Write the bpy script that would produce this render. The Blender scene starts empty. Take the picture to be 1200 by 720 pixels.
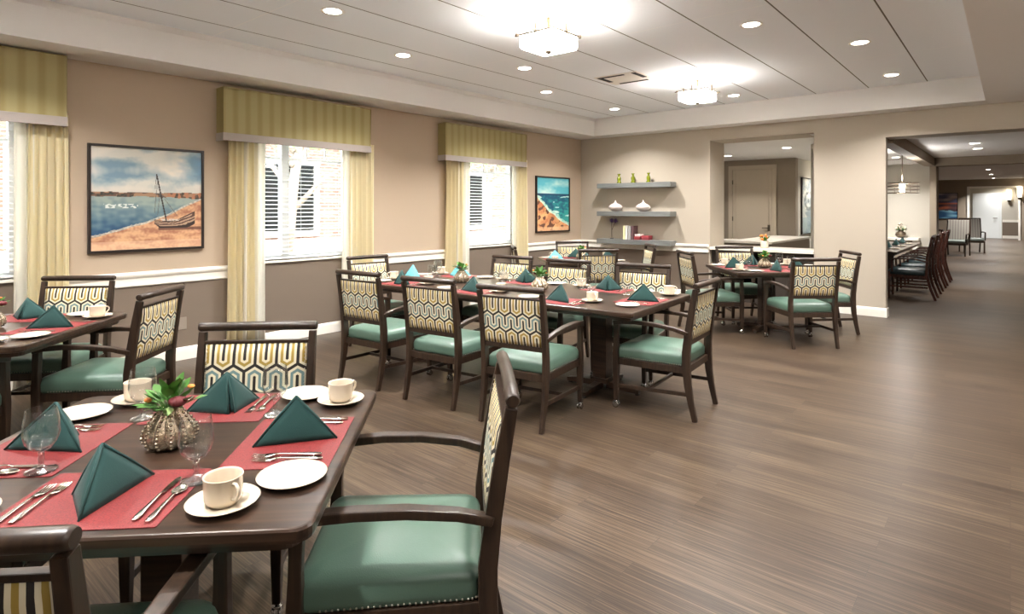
import bpy, bmesh, math, random
from mathutils import Vector, Matrix, noise
random.seed(7)
R = math.radians
PI = math.pi
scn = bpy.context.scene
C = scn.collection

# ------------------------------------------------------------------ camera, world, light levels
cam_d = bpy.data.cameras.new('camera'); cam = bpy.data.objects.new('camera', cam_d); C.objects.link(cam)
cam.location = (0, 0, 1.5)
cam.rotation_euler = (R(90), 0, R(40.08))
cam_d.sensor_fit = 'HORIZONTAL'; cam_d.sensor_width = 36.0
cam_d.lens = 36.0*694/1200
cam_d.shift_y = -(360-243.9)/1200
cam_d.clip_start = 0.05; cam_d.clip_end = 200
scn.camera = cam

scn.view_settings.view_transform = 'Standard'
scn.view_settings.look = 'None'
scn.view_settings.gamma = 1
scn.view_settings.use_curve_mapping = False
scn.view_settings.exposure = 1.7

W = bpy.data.worlds.new('sky'); scn.world = W; W.use_nodes = True
bg = W.node_tree.nodes['Background']
bg.inputs['Color'].default_value = (0.80, 0.90, 1.0, 1)
bg.inputs['Strength'].default_value = 5.0

sun_d = bpy.data.lights.new('sun', 'SUN'); sun_d.energy = 4; sun_d.angle = R(1.5); sun_d.color = (1, .95, .87)
sun = bpy.data.objects.new('sun', sun_d); C.objects.link(sun)
sun.rotation_euler = (R(48), 0, R(62))         # shines towards -X, onto the building across the lane
DOWN_W = 18.0
WARM = (1.0, .978, .95)

# ------------------------------------------------------------------ materials
def srgb(r, g, b):
    f = lambda c: (c/255/12.92) if c/255 <= .04045 else ((c/255+.055)/1.055)**2.4
    return (f(r), f(g), f(b), 1)

def newmat(name):
    m = bpy.data.materials.new(name); m.use_nodes = True
    nt = m.node_tree
    return m, nt, nt.nodes['Principled BSDF']

def plain(name, col, rough=.5, metal=0, bump=0, bscale=200, spec=None, sheen=0, var=0, vscale=6):
    m, nt, b = newmat(name)
    b.inputs['Base Color'].default_value = col
    b.inputs['Roughness'].default_value = rough
    b.inputs['Metallic'].default_value = metal
    if spec is not None: b.inputs['Specular IOR Level'].default_value = spec
    if sheen: b.inputs['Sheen Weight'].default_value = sheen
    tc = nt.nodes.new('ShaderNodeTexCoord')
    if bump:
        n = nt.nodes.new('ShaderNodeTexNoise'); n.inputs['Scale'].default_value = bscale
        bp = nt.nodes.new('ShaderNodeBump'); bp.inputs['Strength'].default_value = bump; bp.inputs['Distance'].default_value = .003
        nt.links.new(tc.outputs['Object'], n.inputs['Vector'])
        nt.links.new(n.outputs['Fac'], bp.inputs['Height']); nt.links.new(bp.outputs['Normal'], b.inputs['Normal'])
    if var:
        n = nt.nodes.new('ShaderNodeTexNoise'); n.inputs['Scale'].default_value = vscale
        mx = nt.nodes.new('ShaderNodeMix'); mx.data_type = 'RGBA'
        mx.inputs[6].default_value = tuple(c*(1-var) for c in col[:3])+(1,)
        mx.inputs[7].default_value = tuple(min(1, c*(1+var)) for c in col[:3])+(1,)
        nt.links.new(tc.outputs['Object'], n.inputs['Vector'])
        nt.links.new(n.outputs['Fac'], mx.inputs[0]); nt.links.new(mx.outputs[2], b.inputs['Base Color'])
    return m

def wood(name, c1, c2, rough=.35, axis=0, scale=1.0, coat=0):
    m, nt, b = newmat(name)
    tc = nt.nodes.new('ShaderNodeTexCoord'); mp = nt.nodes.new('ShaderNodeMapping')
    s = [60*scale]*3; s[axis] = 3*scale
    mp.inputs['Scale'].default_value = s
    n = nt.nodes.new('ShaderNodeTexNoise'); n.inputs['Scale'].default_value = 1; n.inputs['Detail'].default_value = 6
    r = nt.nodes.new('ShaderNodeValToRGB')
    r.color_ramp.elements[0].position = .3; r.color_ramp.elements[0].color = c1
    r.color_ramp.elements[1].position = .72; r.color_ramp.elements[1].color = c2
    L = nt.links.new
    L(tc.outputs['Object'], mp.inputs['Vector']); L(mp.outputs['Vector'], n.inputs['Vector'])
    L(n.outputs['Fac'], r.inputs['Fac']); L(r.outputs['Color'], b.inputs['Base Color'])
    b.inputs['Roughness'].default_value = rough
    if coat: b.inputs['Coat Weight'].default_value = coat; b.inputs['Coat Roughness'].default_value = .15
    return m

def emit(name, col, strength):
    m, nt, b = newmat(name)
    b.inputs['Base Color'].default_value = (.8, .8, .8, 1)
    b.inputs['Emission Color'].default_value = col
    b.inputs['Emission Strength'].default_value = strength
    return m

def glass(name, tint=(.97, .98, .98, 1), edge=.75, power=4.0, base=.05):
    """thin walled glass: clear, with fresnel reflections"""
    m, nt, b = newmat(name); L = nt.links.new
    out = nt.nodes['Material Output']; nt.nodes.remove(b)
    t = nt.nodes.new('ShaderNodeBsdfTransparent'); t.inputs['Color'].default_value = tint
    g = nt.nodes.new('ShaderNodeBsdfGlossy'); g.inputs['Roughness'].default_value = .02
    lw = nt.nodes.new('ShaderNodeLayerWeight'); lw.inputs['Blend'].default_value = .5
    fz = math_node(nt, 'MULTIPLY_ADD', math_node(nt, 'POWER', lw.outputs['Facing'], power), edge-base, base)
    ms = nt.nodes.new('ShaderNodeMixShader')
    L(fz, ms.inputs[0]); L(t.outputs[0], ms.inputs[1]); L(g.outputs[0], ms.inputs[2]); L(ms.outputs[0], out.inputs['Surface'])
    return m

def math_node(nt, op, a, b=None, c=None):
    n = nt.nodes.new('ShaderNodeMath'); n.operation = op
    for i, v in enumerate((a, b, c)):
        if v is None: continue
        if isinstance(v, (int, float)): n.inputs[i].default_value = v
        else: nt.links.new(v, n.inputs[i])
    return n.outputs[0]

def floor_mat():
    m, nt, b = newmat('plank_floor'); L = nt.links.new
    tc = nt.nodes.new('ShaderNodeTexCoord')
    br = nt.nodes.new('ShaderNodeTexBrick')
    br.offset = .37; br.offset_frequency = 2; br.squash = 1
    br.inputs['Scale'].default_value = 1
    br.inputs['Brick Width'].default_value = 1.22; br.inputs['Row Height'].default_value = .125
    br.inputs['Mortar Size'].default_value = .0012; br.inputs['Mortar Smooth'].default_value = .2
    br.inputs['Color1'].default_value = (0, 0, 0, 1); br.inputs['Color2'].default_value = (1, 1, 1, 1)
    br.inputs['Mortar'].default_value = (.5, .5, .5, 1)
    L(tc.outputs['Object'], br.inputs['Vector'])
    mp = nt.nodes.new('ShaderNodeMapping'); mp.inputs['Scale'].default_value = (1.0, 52, 1)
    n1 = nt.nodes.new('ShaderNodeTexNoise'); n1.inputs['Scale'].default_value = 1; n1.inputs['Detail'].default_value = 5; n1.inputs['Roughness'].default_value = .7
    # shift the grain plank by plank
    add = nt.nodes.new('ShaderNodeVectorMath'); add.operation = 'MULTIPLY_ADD'
    add.inputs[1].default_value = (13, 7, 0)
    L(br.outputs['Color'], add.inputs[0]); L(tc.outputs['Object'], add.inputs[2])
    L(add.outputs[0], mp.inputs['Vector']); L(mp.outputs['Vector'], n1.inputs['Vector'])
    mp2 = nt.nodes.new('ShaderNodeMapping'); mp2.inputs['Scale'].default_value = (2.4, 150, 1)
    n2 = nt.nodes.new('ShaderNodeTexNoise'); n2.inputs['Scale'].default_value = 1; n2.inputs['Detail'].default_value = 3
    L(tc.outputs['Object'], mp2.inputs['Vector']); L(mp2.outputs['Vector'], n2.inputs['Vector'])
    f = math_node(nt, 'MULTIPLY', n1.outputs['Fac'], .52)
    f = math_node(nt, 'MULTIPLY_ADD', n2.outputs['Fac'], .42, f)
    sep = nt.nodes.new('ShaderNodeSeparateColor'); L(br.outputs['Color'], sep.inputs[0])
    f = math_node(nt, 'MULTIPLY_ADD', sep.outputs[0], .07, f)
    r = nt.nodes.new('ShaderNodeValToRGB')
    e = r.color_ramp.elements
    e[0].position = .35; e[0].color = srgb(37, 28, 22)
    e[1].position = .64; e[1].color = srgb(93, 78, 62)
    k = r.color_ramp.elements.new(.49); k.color = srgb(59, 47, 37)
    L(f, r.inputs['Fac'])
    mx = nt.nodes.new('ShaderNodeMix'); mx.data_type = 'RGBA'
    mx.inputs[7].default_value = srgb(44, 37, 32)
    L(math_node(nt, 'MULTIPLY', br.outputs['Fac'], .7), mx.inputs[0]); L(r.outputs['Color'], mx.inputs[6])
    L(mx.outputs[2], b.inputs['Base Color'])
    L(math_node(nt, 'MULTIPLY_ADD', n2.outputs['Fac'], .14, .27), b.inputs['Roughness'])
    b.inputs['Specular IOR Level'].default_value = .24
    bp = nt.nodes.new('ShaderNodeBump'); bp.inputs['Strength'].default_value = .12; bp.inputs['Distance'].default_value = .002
    L(n2.outputs['Fac'], bp.inputs['Height']); L(bp.outputs['Normal'], b.inputs['Normal'])
    return m

def ceiling_mat():
    m, nt, b = newmat('ceiling_panels'); L = nt.links.new
    tc = nt.nodes.new('ShaderNodeTexCoord'); sp = nt.nodes.new('ShaderNodeSeparateXYZ')
    L(tc.outputs['Object'], sp.inputs[0])
    x = math_node(nt, 'ADD', sp.outputs[0], .805)
    fr = math_node(nt, 'PINGPONG', x, .3225)
    line = math_node(nt, 'LESS_THAN', fr, .0065)
    y = math_node(nt, 'ADD', sp.outputs[1], 9.76)
    seam = math_node(nt, 'LESS_THAN', math_node(nt, 'PINGPONG', y, 1.22), .004)
    m1 = nt.nodes.new('ShaderNodeMix'); m1.data_type = 'RGBA'
    m1.inputs[6].default_value = srgb(240, 244, 249); m1.inputs[7].default_value = srgb(250, 250, 250)
    L(seam, m1.inputs[0])
    m2 = nt.nodes.new('ShaderNodeMix'); m2.data_type = 'RGBA'
    m2.inputs[7].default_value = srgb(105, 100, 94)
    L(line, m2.inputs[0]); L(m1.outputs[2], m2.inputs[6]); L(m2.outputs[2], b.inputs['Base Color'])
    b.inputs['Roughness'].default_value = .9
    return m

def chair_fabric():
    """gold U and arch rows with a blue grey meander row between them"""
    m, nt, b = newmat('hexagon_fabric'); L = nt.links.new
    p, a, k = .094, .047, .6
    tc = nt.nodes.new('ShaderNodeTexCoord'); sp = nt.nodes.new('ShaderNodeSeparateXYZ')
    L(tc.outputs['Object'], sp.inputs[0])
    xx = sp.outputs[0]; zz = math_node(nt, 'SUBTRACT', sp.outputs[2], .716)
    H2, hb = .070, .13; Pm = H2+hb-k*a; q = math.sqrt(1+k*k)
    def row(ox, zc, hh):
        dx = math_node(nt, 'PINGPONG', math_node(nt, 'ADD', xx, ox+40*p), p/2)
        dz = math_node(nt, 'ABSOLUTE', math_node(nt, 'SUBTRACT', zz, zc))
        e2 = math_node(nt, 'DIVIDE', math_node(nt, 'SUBTRACT', math_node(nt, 'MULTIPLY_ADD', dx, -k, hh), dz), q)
        return math_node(nt, 'MINIMUM', math_node(nt, 'SUBTRACT', a, dx), e2)
    up = math_node(nt, 'GREATER_THAN', zz, 0)
    def pick(t, lo): # t where up else lo
        return math_node(nt, 'ADD', math_node(nt, 'MULTIPLY', t, up), math_node(nt, 'MULTIPLY', lo, math_node(nt, 'SUBTRACT', 1, up)))
    eA = pick(row(p/2, Pm, hb), row(0, -Pm, hb))
    eB = pick(row(0, 0, H2), row(p/2, 0, H2))
    isA = math_node(nt, 'GREATER_THAN', eA, eB)
    e = math_node(nt, 'MAXIMUM', eA, eB)
    def ramp(colr):
        r = nt.nodes.new('ShaderNodeValToRGB'); r.color_ramp.interpolation = 'CONSTANT'
        dark, cream = srgb(34, 28, 24), srgb(212, 202, 174)
        el = r.color_ramp.elements
        el[0].position = 0; el[0].color = dark; el[1].position = .14; el[1].color = cream
        for w, c in ((.37, colr), (.63, cream), (.86, dark)):
            z = el.new(w); z.color = c
        L(math_node(nt, 'DIVIDE', e, a), r.inputs['Fac'])
        return r.outputs['Color']
    ca = ramp(srgb(158, 132, 60)); cb = ramp(srgb(108, 132, 132))
    mx = nt.nodes.new('ShaderNodeMix'); mx.data_type = 'RGBA'
    L(isA, mx.inputs[0]); L(cb, mx.inputs[6]); L(ca, mx.inputs[7])
    L(mx.outputs[2], b.inputs['Base Color']); b.inputs['Roughness'].default_value = .8
    return m

def stripes(name, c1, c2, period, axis=1, rough=.8, sharp=False, transl=0):
    m, nt, b = newmat(name); L = nt.links.new
    tc = nt.nodes.new('ShaderNodeTexCoord'); sp = nt.nodes.new('ShaderNodeSeparateXYZ')
    L(tc.outputs['Object'], sp.inputs[0])
    f = math_node(nt, 'DIVIDE', math_node(nt, 'PINGPONG', sp.outputs[axis], period/2), period/2)
    n = nt.nodes.new('ShaderNodeTexNoise'); n.inputs['Scale'].default_value = 160
    L(tc.outputs['Object'], n.inputs['Vector'])
    r = nt.nodes.new('ShaderNodeValToRGB'); r.color_ramp.elements[0].color = c1; r.color_ramp.elements[1].color = c2
    r.color_ramp.elements[0].position = .3; r.color_ramp.elements[1].position = .7
    L(math_node(nt, 'MULTIPLY_ADD', n.outputs['Fac'], .2, f), r.inputs['Fac'])
    L(r.outputs['Color'], b.inputs['Base Color']); b.inputs['Roughness'].default_value = rough
    return m

def cloth(name, col, transl=.35):
    m, nt, b = newmat(name); L = nt.links.new
    out = nt.nodes['Material Output']
    b.inputs['Base Color'].default_value = col; b.inputs['Roughness'].default_value = .9
    t = nt.nodes.new('ShaderNodeBsdfTranslucent'); t.inputs['Color'].default_value = col
    ms = nt.nodes.new('ShaderNodeMixShader'); ms.inputs[0].default_value = transl
    L(b.outputs[0], ms.inputs[1]); L(t.outputs[0], ms.inputs[2]); L(ms.outputs[0], out.inputs['Surface'])
    return m

def attr_mat(name, rough=.6):
    m, nt, b = newmat(name)
    a = nt.nodes.new('ShaderNodeAttribute'); a.attribute_name = 'paint'
    nt.links.new(a.outputs['Color'], b.inputs['Base Color']); b.inputs['Roughness'].default_value = rough
    n = nt.nodes.new('ShaderNodeTexNoise'); n.inputs['Scale'].default_value = 60
    bp = nt.nodes.new('ShaderNodeBump'); bp.inputs['Strength'].default_value = .2; bp.inputs['Distance'].default_value = .002
    nt.links.new(n.outputs['Fac'], bp.inputs['Height']); nt.links.new(bp.outputs['Normal'], b.inputs['Normal'])
    return m

def brick_mat():
    m, nt, b = newmat('pale_brick'); L = nt.links.new
    tc = nt.nodes.new('ShaderNodeTexCoord'); mp = nt.nodes.new('ShaderNodeMapping')
    mp.inputs['Rotation'].default_value = (R(90), 0, R(90))
    br = nt.nodes.new('ShaderNodeTexBrick'); br.inputs['Scale'].default_value = 1
    br.inputs['Brick Width'].default_value = .22; br.inputs['Row Height'].default_value = .075; br.inputs['Mortar Size'].default_value = .008
    br.inputs['Color1'].default_value = srgb(112, 84, 70); br.inputs['Color2'].default_value = srgb(92, 64, 52); br.inputs['Mortar'].default_value = srgb(140, 130, 120)
    sp = nt.nodes.new('ShaderNodeSeparateXYZ'); cb = nt.nodes.new('ShaderNodeCombineXYZ')
    L(tc.outputs['Object'], sp.inputs[0]); L(sp.outputs[1], cb.inputs[0]); L(sp.outputs[2], cb.inputs[1])
    L(cb.outputs[0], br.inputs['Vector']); L(br.outputs['Color'], b.inputs['Base Color']); b.inputs['Roughness'].default_value = .9
    return m

def mat_weave():
    m, nt, b = newmat('red_woven_vinyl'); L = nt.links.new
    tc = nt.nodes.new('ShaderNodeTexCoord')
    v = nt.nodes.new('ShaderNodeTexVoronoi'); v.inputs['Scale'].default_value = 260
    L(tc.outputs['Object'], v.inputs['Vector'])
    r = nt.nodes.new('ShaderNodeValToRGB'); r.color_ramp.elements[0].color = srgb(128, 36, 36); r.color_ramp.elements[1].color = srgb(86, 18, 21)
    r.color_ramp.elements[0].position = .2; r.color_ramp.elements[1].position = .9
    L(v.outputs['Distance'], r.inputs['Fac']); L(r.outputs['Color'], b.inputs['Base Color'])
    bp = nt.nodes.new('ShaderNodeBump'); bp.invert = True; bp.inputs['Strength'].default_value = .4; bp.inputs['Distance'].default_value = .001
    L(v.outputs['Distance'], bp.inputs['Height']); L(bp.outputs['Normal'], b.inputs['Normal'])
    b.inputs['Roughness'].default_value = .55
    return m

M = dict(
    wall=plain('beige_wall_paint', srgb(176, 157, 136), .85, bump=.05, bscale=300),
    wall_back=plain('light_beige_wall_paint', srgb(178, 167, 151), .85, bump=.05, bscale=300),
    dado=plain('taupe_dado_paint', srgb(114, 100, 87), .8, bump=.05, bscale=300),
    white=plain('white_trim_paint', srgb(232, 226, 216), .45),
    soffit=plain('off_white_soffit_paint', srgb(228, 225, 222), .85),
    ceil=ceiling_mat(), floor=floor_mat(),
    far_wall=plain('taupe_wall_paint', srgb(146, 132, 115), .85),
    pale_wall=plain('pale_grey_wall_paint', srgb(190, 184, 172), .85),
    chairwood=wood('walnut_chair_wood', srgb(32, 22, 16), srgb(58, 42, 30), .38, 2),
    tablewood=wood('dark_walnut_table_wood', srgb(30, 21, 16), srgb(68, 49, 37), .28, 0, .8, .1),
    mahogany=wood('dark_mahogany_wood', srgb(38, 20, 16), srgb(66, 36, 28), .25, 2),
    teal=plain('teal_vinyl_upholstery', srgb(80, 104, 91), .36, bump=.15, bscale=260),
    darkteal=plain('dark_teal_vinyl', srgb(24, 42, 44), .35),
    hexfab=chair_fabric(),
    nail=plain('pewter_nailheads', srgb(190, 184, 172), .3, .9),
    chrome=plain('chrome', srgb(200, 200, 200), .15, 1),
    steel=plain('polished_steel', srgb(215, 210, 200), .16, 1),
    darkmetal=plain('bronze_metal', srgb(110, 98, 84), .35, .9),
    rubber=plain('grey_rubber', srgb(60, 58, 55), .6),
    valance=stripes('olive_gold_striped_silk', srgb(150, 136, 88), srgb(163, 151, 106), .13, 1),
    band=plain('grey_linen_band', srgb(166, 156, 150), .9, bump=.2, bscale=400),
    curtain=cloth('cream_yellow_curtain', srgb(245, 236, 206), .5),
    lining=cloth('white_curtain_lining', srgb(246, 243, 234), .55),
    vinyl=plain('white_window_vinyl', srgb(240, 240, 238), .4),
    slat=cloth('white_blind_slat', srgb(238, 238, 234), .15),
    winglass=glass('window_glass'),
    glass=glass('clear_glassware', edge=1.0, power=3.6, base=.045), solidglass=glass('bright_stem_glass', edge=.95, power=1.8, base=.16),
    china=plain('cream_white_china', srgb(204, 191, 172), .22),
    napkin=plain('dark_teal_napkin_cloth', srgb(10, 54, 51), .85, bump=.25, bscale=500, sheen=.05),
    aqua=plain('aqua_napkin_cloth', srgb(96, 176, 184), .85, bump=.25, bscale=500),
    mat=mat_weave(),
    silver=plain('antiqued_silver_glaze', srgb(176, 162, 142), .22, .85, bump=.8, bscale=90, var=.35, vscale=60),
    leaf=plain('fresh_green_leaf', srgb(70, 118, 44), .5, var=.35, vscale=20),
    leaf2=plain('pale_green_leaf', srgb(150, 176, 110), .5, var=.2, vscale=20),
    rose=plain('dark_red_petal', srgb(84, 8, 14), .7, var=.3, vscale=40),
    orange=plain('orange_petal', srgb(222, 130, 60), .6, var=.2, vscale=30),
    black=plain('black_picture_frame', srgb(36, 26, 22), .4),
    shelf=wood('grey_stained_shelf_wood', srgb(96, 98, 96), srgb(126, 128, 126), .35, 0),
    lime=plain('lime_green_glass', srgb(108, 116, 14), .15),
    pearl=plain('pearl_white_ceramic', srgb(214, 200, 192), .15),
    stone=plain('cream_stone_worktop', srgb(228, 220, 206), .25, var=.05, vscale=30),
    darkpaint=plain('dark_cabinet_paint', srgb(52, 44, 38), .5),
    lampglass=emit('frosted_lamp_glass', (1, .93, .84, 1), 14.0),
    disc=emit('downlight_diffuser', (1, .95, .86, 1), 9.0),
    brick=brick_mat(),
    darkglass=plain('dark_window_pane', srgb(18, 21, 22), .15),
    ground=plain('pale_concrete', srgb(200, 196, 188), .9, var=.1, vscale=2),
    bark=plain('pale_tree_bark', srgb(150, 136, 120), .9, bump=.5, bscale=12, var=.3, vscale=8),
    blockm=plain('light_block_grey', srgb(120, 118, 115), .9),
    doorp=plain('beige_door_paint', srgb(190, 174, 152), .5),
    whitedoor=plain('white_door_paint', srgb(236, 240, 240), .4),
    slot=plain('black_vent_slot', srgb(30, 29, 28), .8),
    lounge=stripes('grey_striped_upholstery', srgb(112, 106, 98), srgb(140, 133, 124), .07, 0),
    paleseat=plain('pale_blue_vinyl', srgb(104, 110, 104), .4),
    sconce=emit('sconce_shade', (1, .85, .62, 1), 2.2),
    plum=plain('plum_purple_petals', srgb(78, 52, 96), .7),
    paint=attr_mat('oil_paint'),
    outlet=plain('taupe_plastic_plate', srgb(140, 128, 116), .5),
)

# ------------------------------------------------------------------ mesh builder
class MB:
    def __init__(s): s.v = []; s.f = []; s.sm = []
    def add(s, vs, fs, smooth=False):
        o = len(s.v); s.v += [tuple(v) for v in vs]
        for f in fs: s.f.append([i+o for i in f]); s.sm.append(smooth)
        return s
    def box(s, x0, x1, y0, y1, z0, z1):
        vs = [(x, y, z) for z in (z0, z1) for y in (y0, y1) for x in (x0, x1)]
        return s.add(vs, [(0, 2, 3, 1), (4, 5, 7, 6), (0, 1, 5, 4), (2, 6, 7, 3), (0, 4, 6, 2), (1, 3, 7, 5)])
    def loft(s, rings, smooth=True, cap=True, closed=True):
        n = len(rings[0]); vs = [p for r in rings for p in r]; fs = []
        for i in range(len(rings)-1):
            for j in range(n if closed else n-1):
                k = (j+1) % n
                fs.append((i*n+j, i*n+k, (i+1)*n+k, (i+1)*n+j))
        s.add(vs, fs, smooth)
        if cap:
            s.add(rings[0], [tuple(reversed(range(n)))], False)
            s.add(rings[-1], [tuple(range(n))], False)
        return s
    def lathe(s, prof, c=(0, 0, 0), n=24, smooth=True):
        """prof: (r, z) from bottom; closed at ends when r = 0"""
        rings = []
        for r, z in prof:
            r = max(r, 1e-5)
            rings.append([(c[0]+r*math.cos(2*PI*i/n), c[1]+r*math.sin(2*PI*i/n), c[2]+z) for i in range(n)])
        return s.loft(rings, smooth, False)
    def tube(s, pts, rad, n=8, smooth=True, cap=True):
        pts = [Vector(p) for p in pts]
        if not isinstance(rad, (list, tuple)): rad = [rad]*len(pts)
        rings = []; up = Vector((0, 0, 1)); prev = None
        for i, p in enumerate(pts):
            d = (pts[min(i+1, len(pts)-1)]-pts[max(i-1, 0)]).normalized()
            if prev is None:
                a = up if abs(d.dot(up)) < .9 else Vector((1, 0, 0))
                x = d.cross(a).normalized()
            else:
                x = (prev-d*prev.dot(d)).normalized()
            prev = x; y = d.cross(x)
            rings.append([p+(x*math.cos(2*PI*j/n)+y*math.sin(2*PI*j/n))*rad[i] for j in range(n)])
        return s.loft(rings, smooth, cap)
    def beam(s, pts, wx, th, widthdir=(1, 0, 0)):
        """rectangular bar following pts; wx wide along widthdir, th thick across"""
        pts = [Vector(p) for p in pts]; w = Vector(widthdir)
        if not isinstance(wx, (list, tuple)): wx = [wx]*len(pts)
        if not isinstance(th, (list, tuple)): th = [th]*len(pts)
        rings = []
        for i, p in enumerate(pts):
            d = (pts[min(i+1, len(pts)-1)]-pts[max(i-1, 0)]).normalized()
            t = d.cross(w).normalized(); a, b = w*wx[i]/2, t*th[i]/2
            rings.append([p-a-b, p+a-b, p+a+b, p-a+b])
        return s.loft(rings, False, True)
    def sphere(s, c, r, n=10, m=6, sc=(1, 1, 1)):
        rings = []
        for i in range(m+1):
            t = -PI/2+PI*i/m; rr = max(math.cos(t), 1e-4)
            rings.append([(c[0]+r*sc[0]*rr*math.cos(2*PI*j/n), c[1]+r*sc[1]*rr*math.sin(2*PI*j/n), c[2]+r*sc[2]*math.sin(t)) for j in range(n)])
        return s.loft(rings, True, False)
    def xf(s, mat):
        s.v = [tuple(mat @ Vector(v)) for v in s.v]; return s
    def build(s, name, mat, parent=None, bevel=0, seg=2):
        me = bpy.data.meshes.new(name); bm = bmesh.new()
        bv = [bm.verts.new(v) for v in s.v]; bm.verts.ensure_lookup_table()
        for f, q in zip(s.f, s.sm):
            try:
                fc = bm.faces.new([bv[i] for i in f]); fc.smooth = q
            except ValueError: pass
        bmesh.ops.remove_doubles(bm, verts=bm.verts, dist=2e-5)
        bmesh.ops.recalc_face_normals(bm, faces=bm.faces)
        if bevel:
            ed = [e for e in bm.edges if len(e.link_faces) == 2 and e.calc_face_angle(0) > .6]
            bmesh.ops.bevel(bm, geom=ed, offset=bevel, segments=seg, affect='EDGES', clamp_overlap=True, profile=.6)
        bm.to_mesh(me); bm.free()
        me.materials.append(M[mat] if isinstance(mat, str) else mat)
        o = bpy.data.objects.new(name, me); C.objects.link(o)
        if parent: o.parent = parent
        return o

def tag(o, label, cat, group=None):
    o['label'] = label; o['category'] = cat
    if group: o['group'] = group
    return o
def struct(o):
    o['kind'] = 'structure'; return o
def thing(name, loc=(0, 0, 0), rz=0):
    o = bpy.data.objects.new(name, None); C.objects.link(o)
    o.location = loc; o.rotation_euler = (0, 0, rz); o.empty_display_size = .1
    return o
def dup(root, loc, rz, label, cat, group=None):
    def cp(o, par):
        c = o.copy(); C.objects.link(c)
        if par: c.parent = par
        for ch in [q for q in o.children]: cp(ch, c)
        return c
    r = cp(root, None); r.location = loc; r.rotation_euler = (0, 0, rz)
    for k in ('label', 'category', 'group'):
        if k in r: del r[k]
    return tag(r, label, cat, group)

class Kind:
    """first placement moves the original, later ones copy it"""
    def __init__(s, maker): s.maker = maker; s.root = None
    def put(s, loc, rz, label, cat, group=None):
        if s.root is None:
            s.root = s.maker(); r = s.root
            r.location = loc; r.rotation_euler = (0, 0, rz)
            return tag(r, label, cat, group)
        return dup(s.root, loc, rz, label, cat, group)

def rrect(hx, hy, r, z, n=5, cx=0, cy=0):
    pts = []
    for sx, sy, a0 in ((1, 1, 0), (-1, 1, 90), (-1, -1, 180), (1, -1, 270)):
        for i in range(n+1):
            a = R(a0+90*i/n)
            pts.append((cx+sx*(hx-r)+r*math.cos(a), cy+sy*(hy-r)+r*math.sin(a), z))
    return pts

# ------------------------------------------------------------------ room shell
XW, YW = -6.27, 9.5
XR, YN = 3.6, -4.2
ZS, ZC = 2.80, 3.11
TX0, TX1, TY0, TY1 = -5.75, -0.23, -3.2, 9.146

struct(MB().box(XW-.3, 9, YN-.3, 41, -.12, 0).build('floor', 'floor'))

def wall_x(name, x, th, y0, y1, z0, z1, holes, mat):
    """wall whose face is at x, body between x and x+th, with rectangular holes (y0,y1,z0,z1)"""
    m = MB(); hs = sorted(holes); y = y0; xa, xb = min(x, x+th), max(x, x+th)
    for (a, b, c, d) in hs:
        m.box(xa, xb, y, a, z0, z1)
        if c > z0: m.box(xa, xb, a, b, z0, c)
        if d < z1: m.box(xa, xb, a, b, d, z1)
        y = b
    m.box(xa, xb, y, y1, z0, z1)
    return struct(m.build(name, mat))
def wall_y(name, y, th, x0, x1, z0, z1, holes, mat):
    m = MB(); x = x0; ya, yb = min(y, y+th), max(y, y+th)
    for (a, b, c, d) in sorted(holes):
        if a > x: m.box(x, a, ya, yb, z0, z1)
        if c > z0: m.box(a, b, ya, yb, z0, c)
        if d < z1: m.box(a, b, ya, yb, d, z1)
        x = b
    if x1 > x: m.box(x, x1, ya, yb, z0, z1)
    return struct(m.build(name, mat))

WIN = [(-.25, 1.12, .915, 2.42), (2.99, 4.36, .915, 2.42), (6.22, 7.55, .915, 2.42), (-3.3, -2.0, .915, 2.42)]
lw = wall_x('wall_left', XW, -.25, YN-.3, YW+.62, 0, 3.4, WIN, 'wall')
# dado paint and chair rail, interrupted by the curtains and windows
RZ0, RZ1 = .765, .90
def dado_x(y0, y1, i, z1=RZ0):
    return MB().box(XW, XW+.006, y0, y1, 0, z1)
m = MB(); m.box(XW, XW+.006, YN, YW, 0, RZ0)
for a, b, c, d in WIN: m.box(XW, XW+.006, a-.10, b+.10, RZ0, .895)
struct(m.build('trim_1', 'dado'))
rail = [(0, RZ0), (.016, RZ0), (.022, RZ0+.012), (.016, RZ0+.022), (.014, RZ0+.075), (.030, RZ0+.095), (.034, RZ0+.112), (.028, RZ0+.124), (.012, RZ1), (0, RZ1)]
def rail_x(y0, y1):
    return MB().loft([[(XW+.002+a, y, z) for a, z in rail] for y in (y0, y1)], False)
m = MB()
for a, b in ((YN, -3.45), (-1.85, -.42), (1.24, 2.88), (4.48, 6.10), (7.67, YW-.003)):
    q = rail_x(a, b); m.add(q.v, q.f)
struct(m.build('trim_2', 'white'))
base = [(0, 0), (.016, 0), (.016, .095), (.012, .115), (.004, .125), (0, .125)]
struct(MB().loft([[(XW+.006+a, y, z) for a, z in base] for y in (YN, YW-.02)], False).build('baseboard_left', 'white'))

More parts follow.
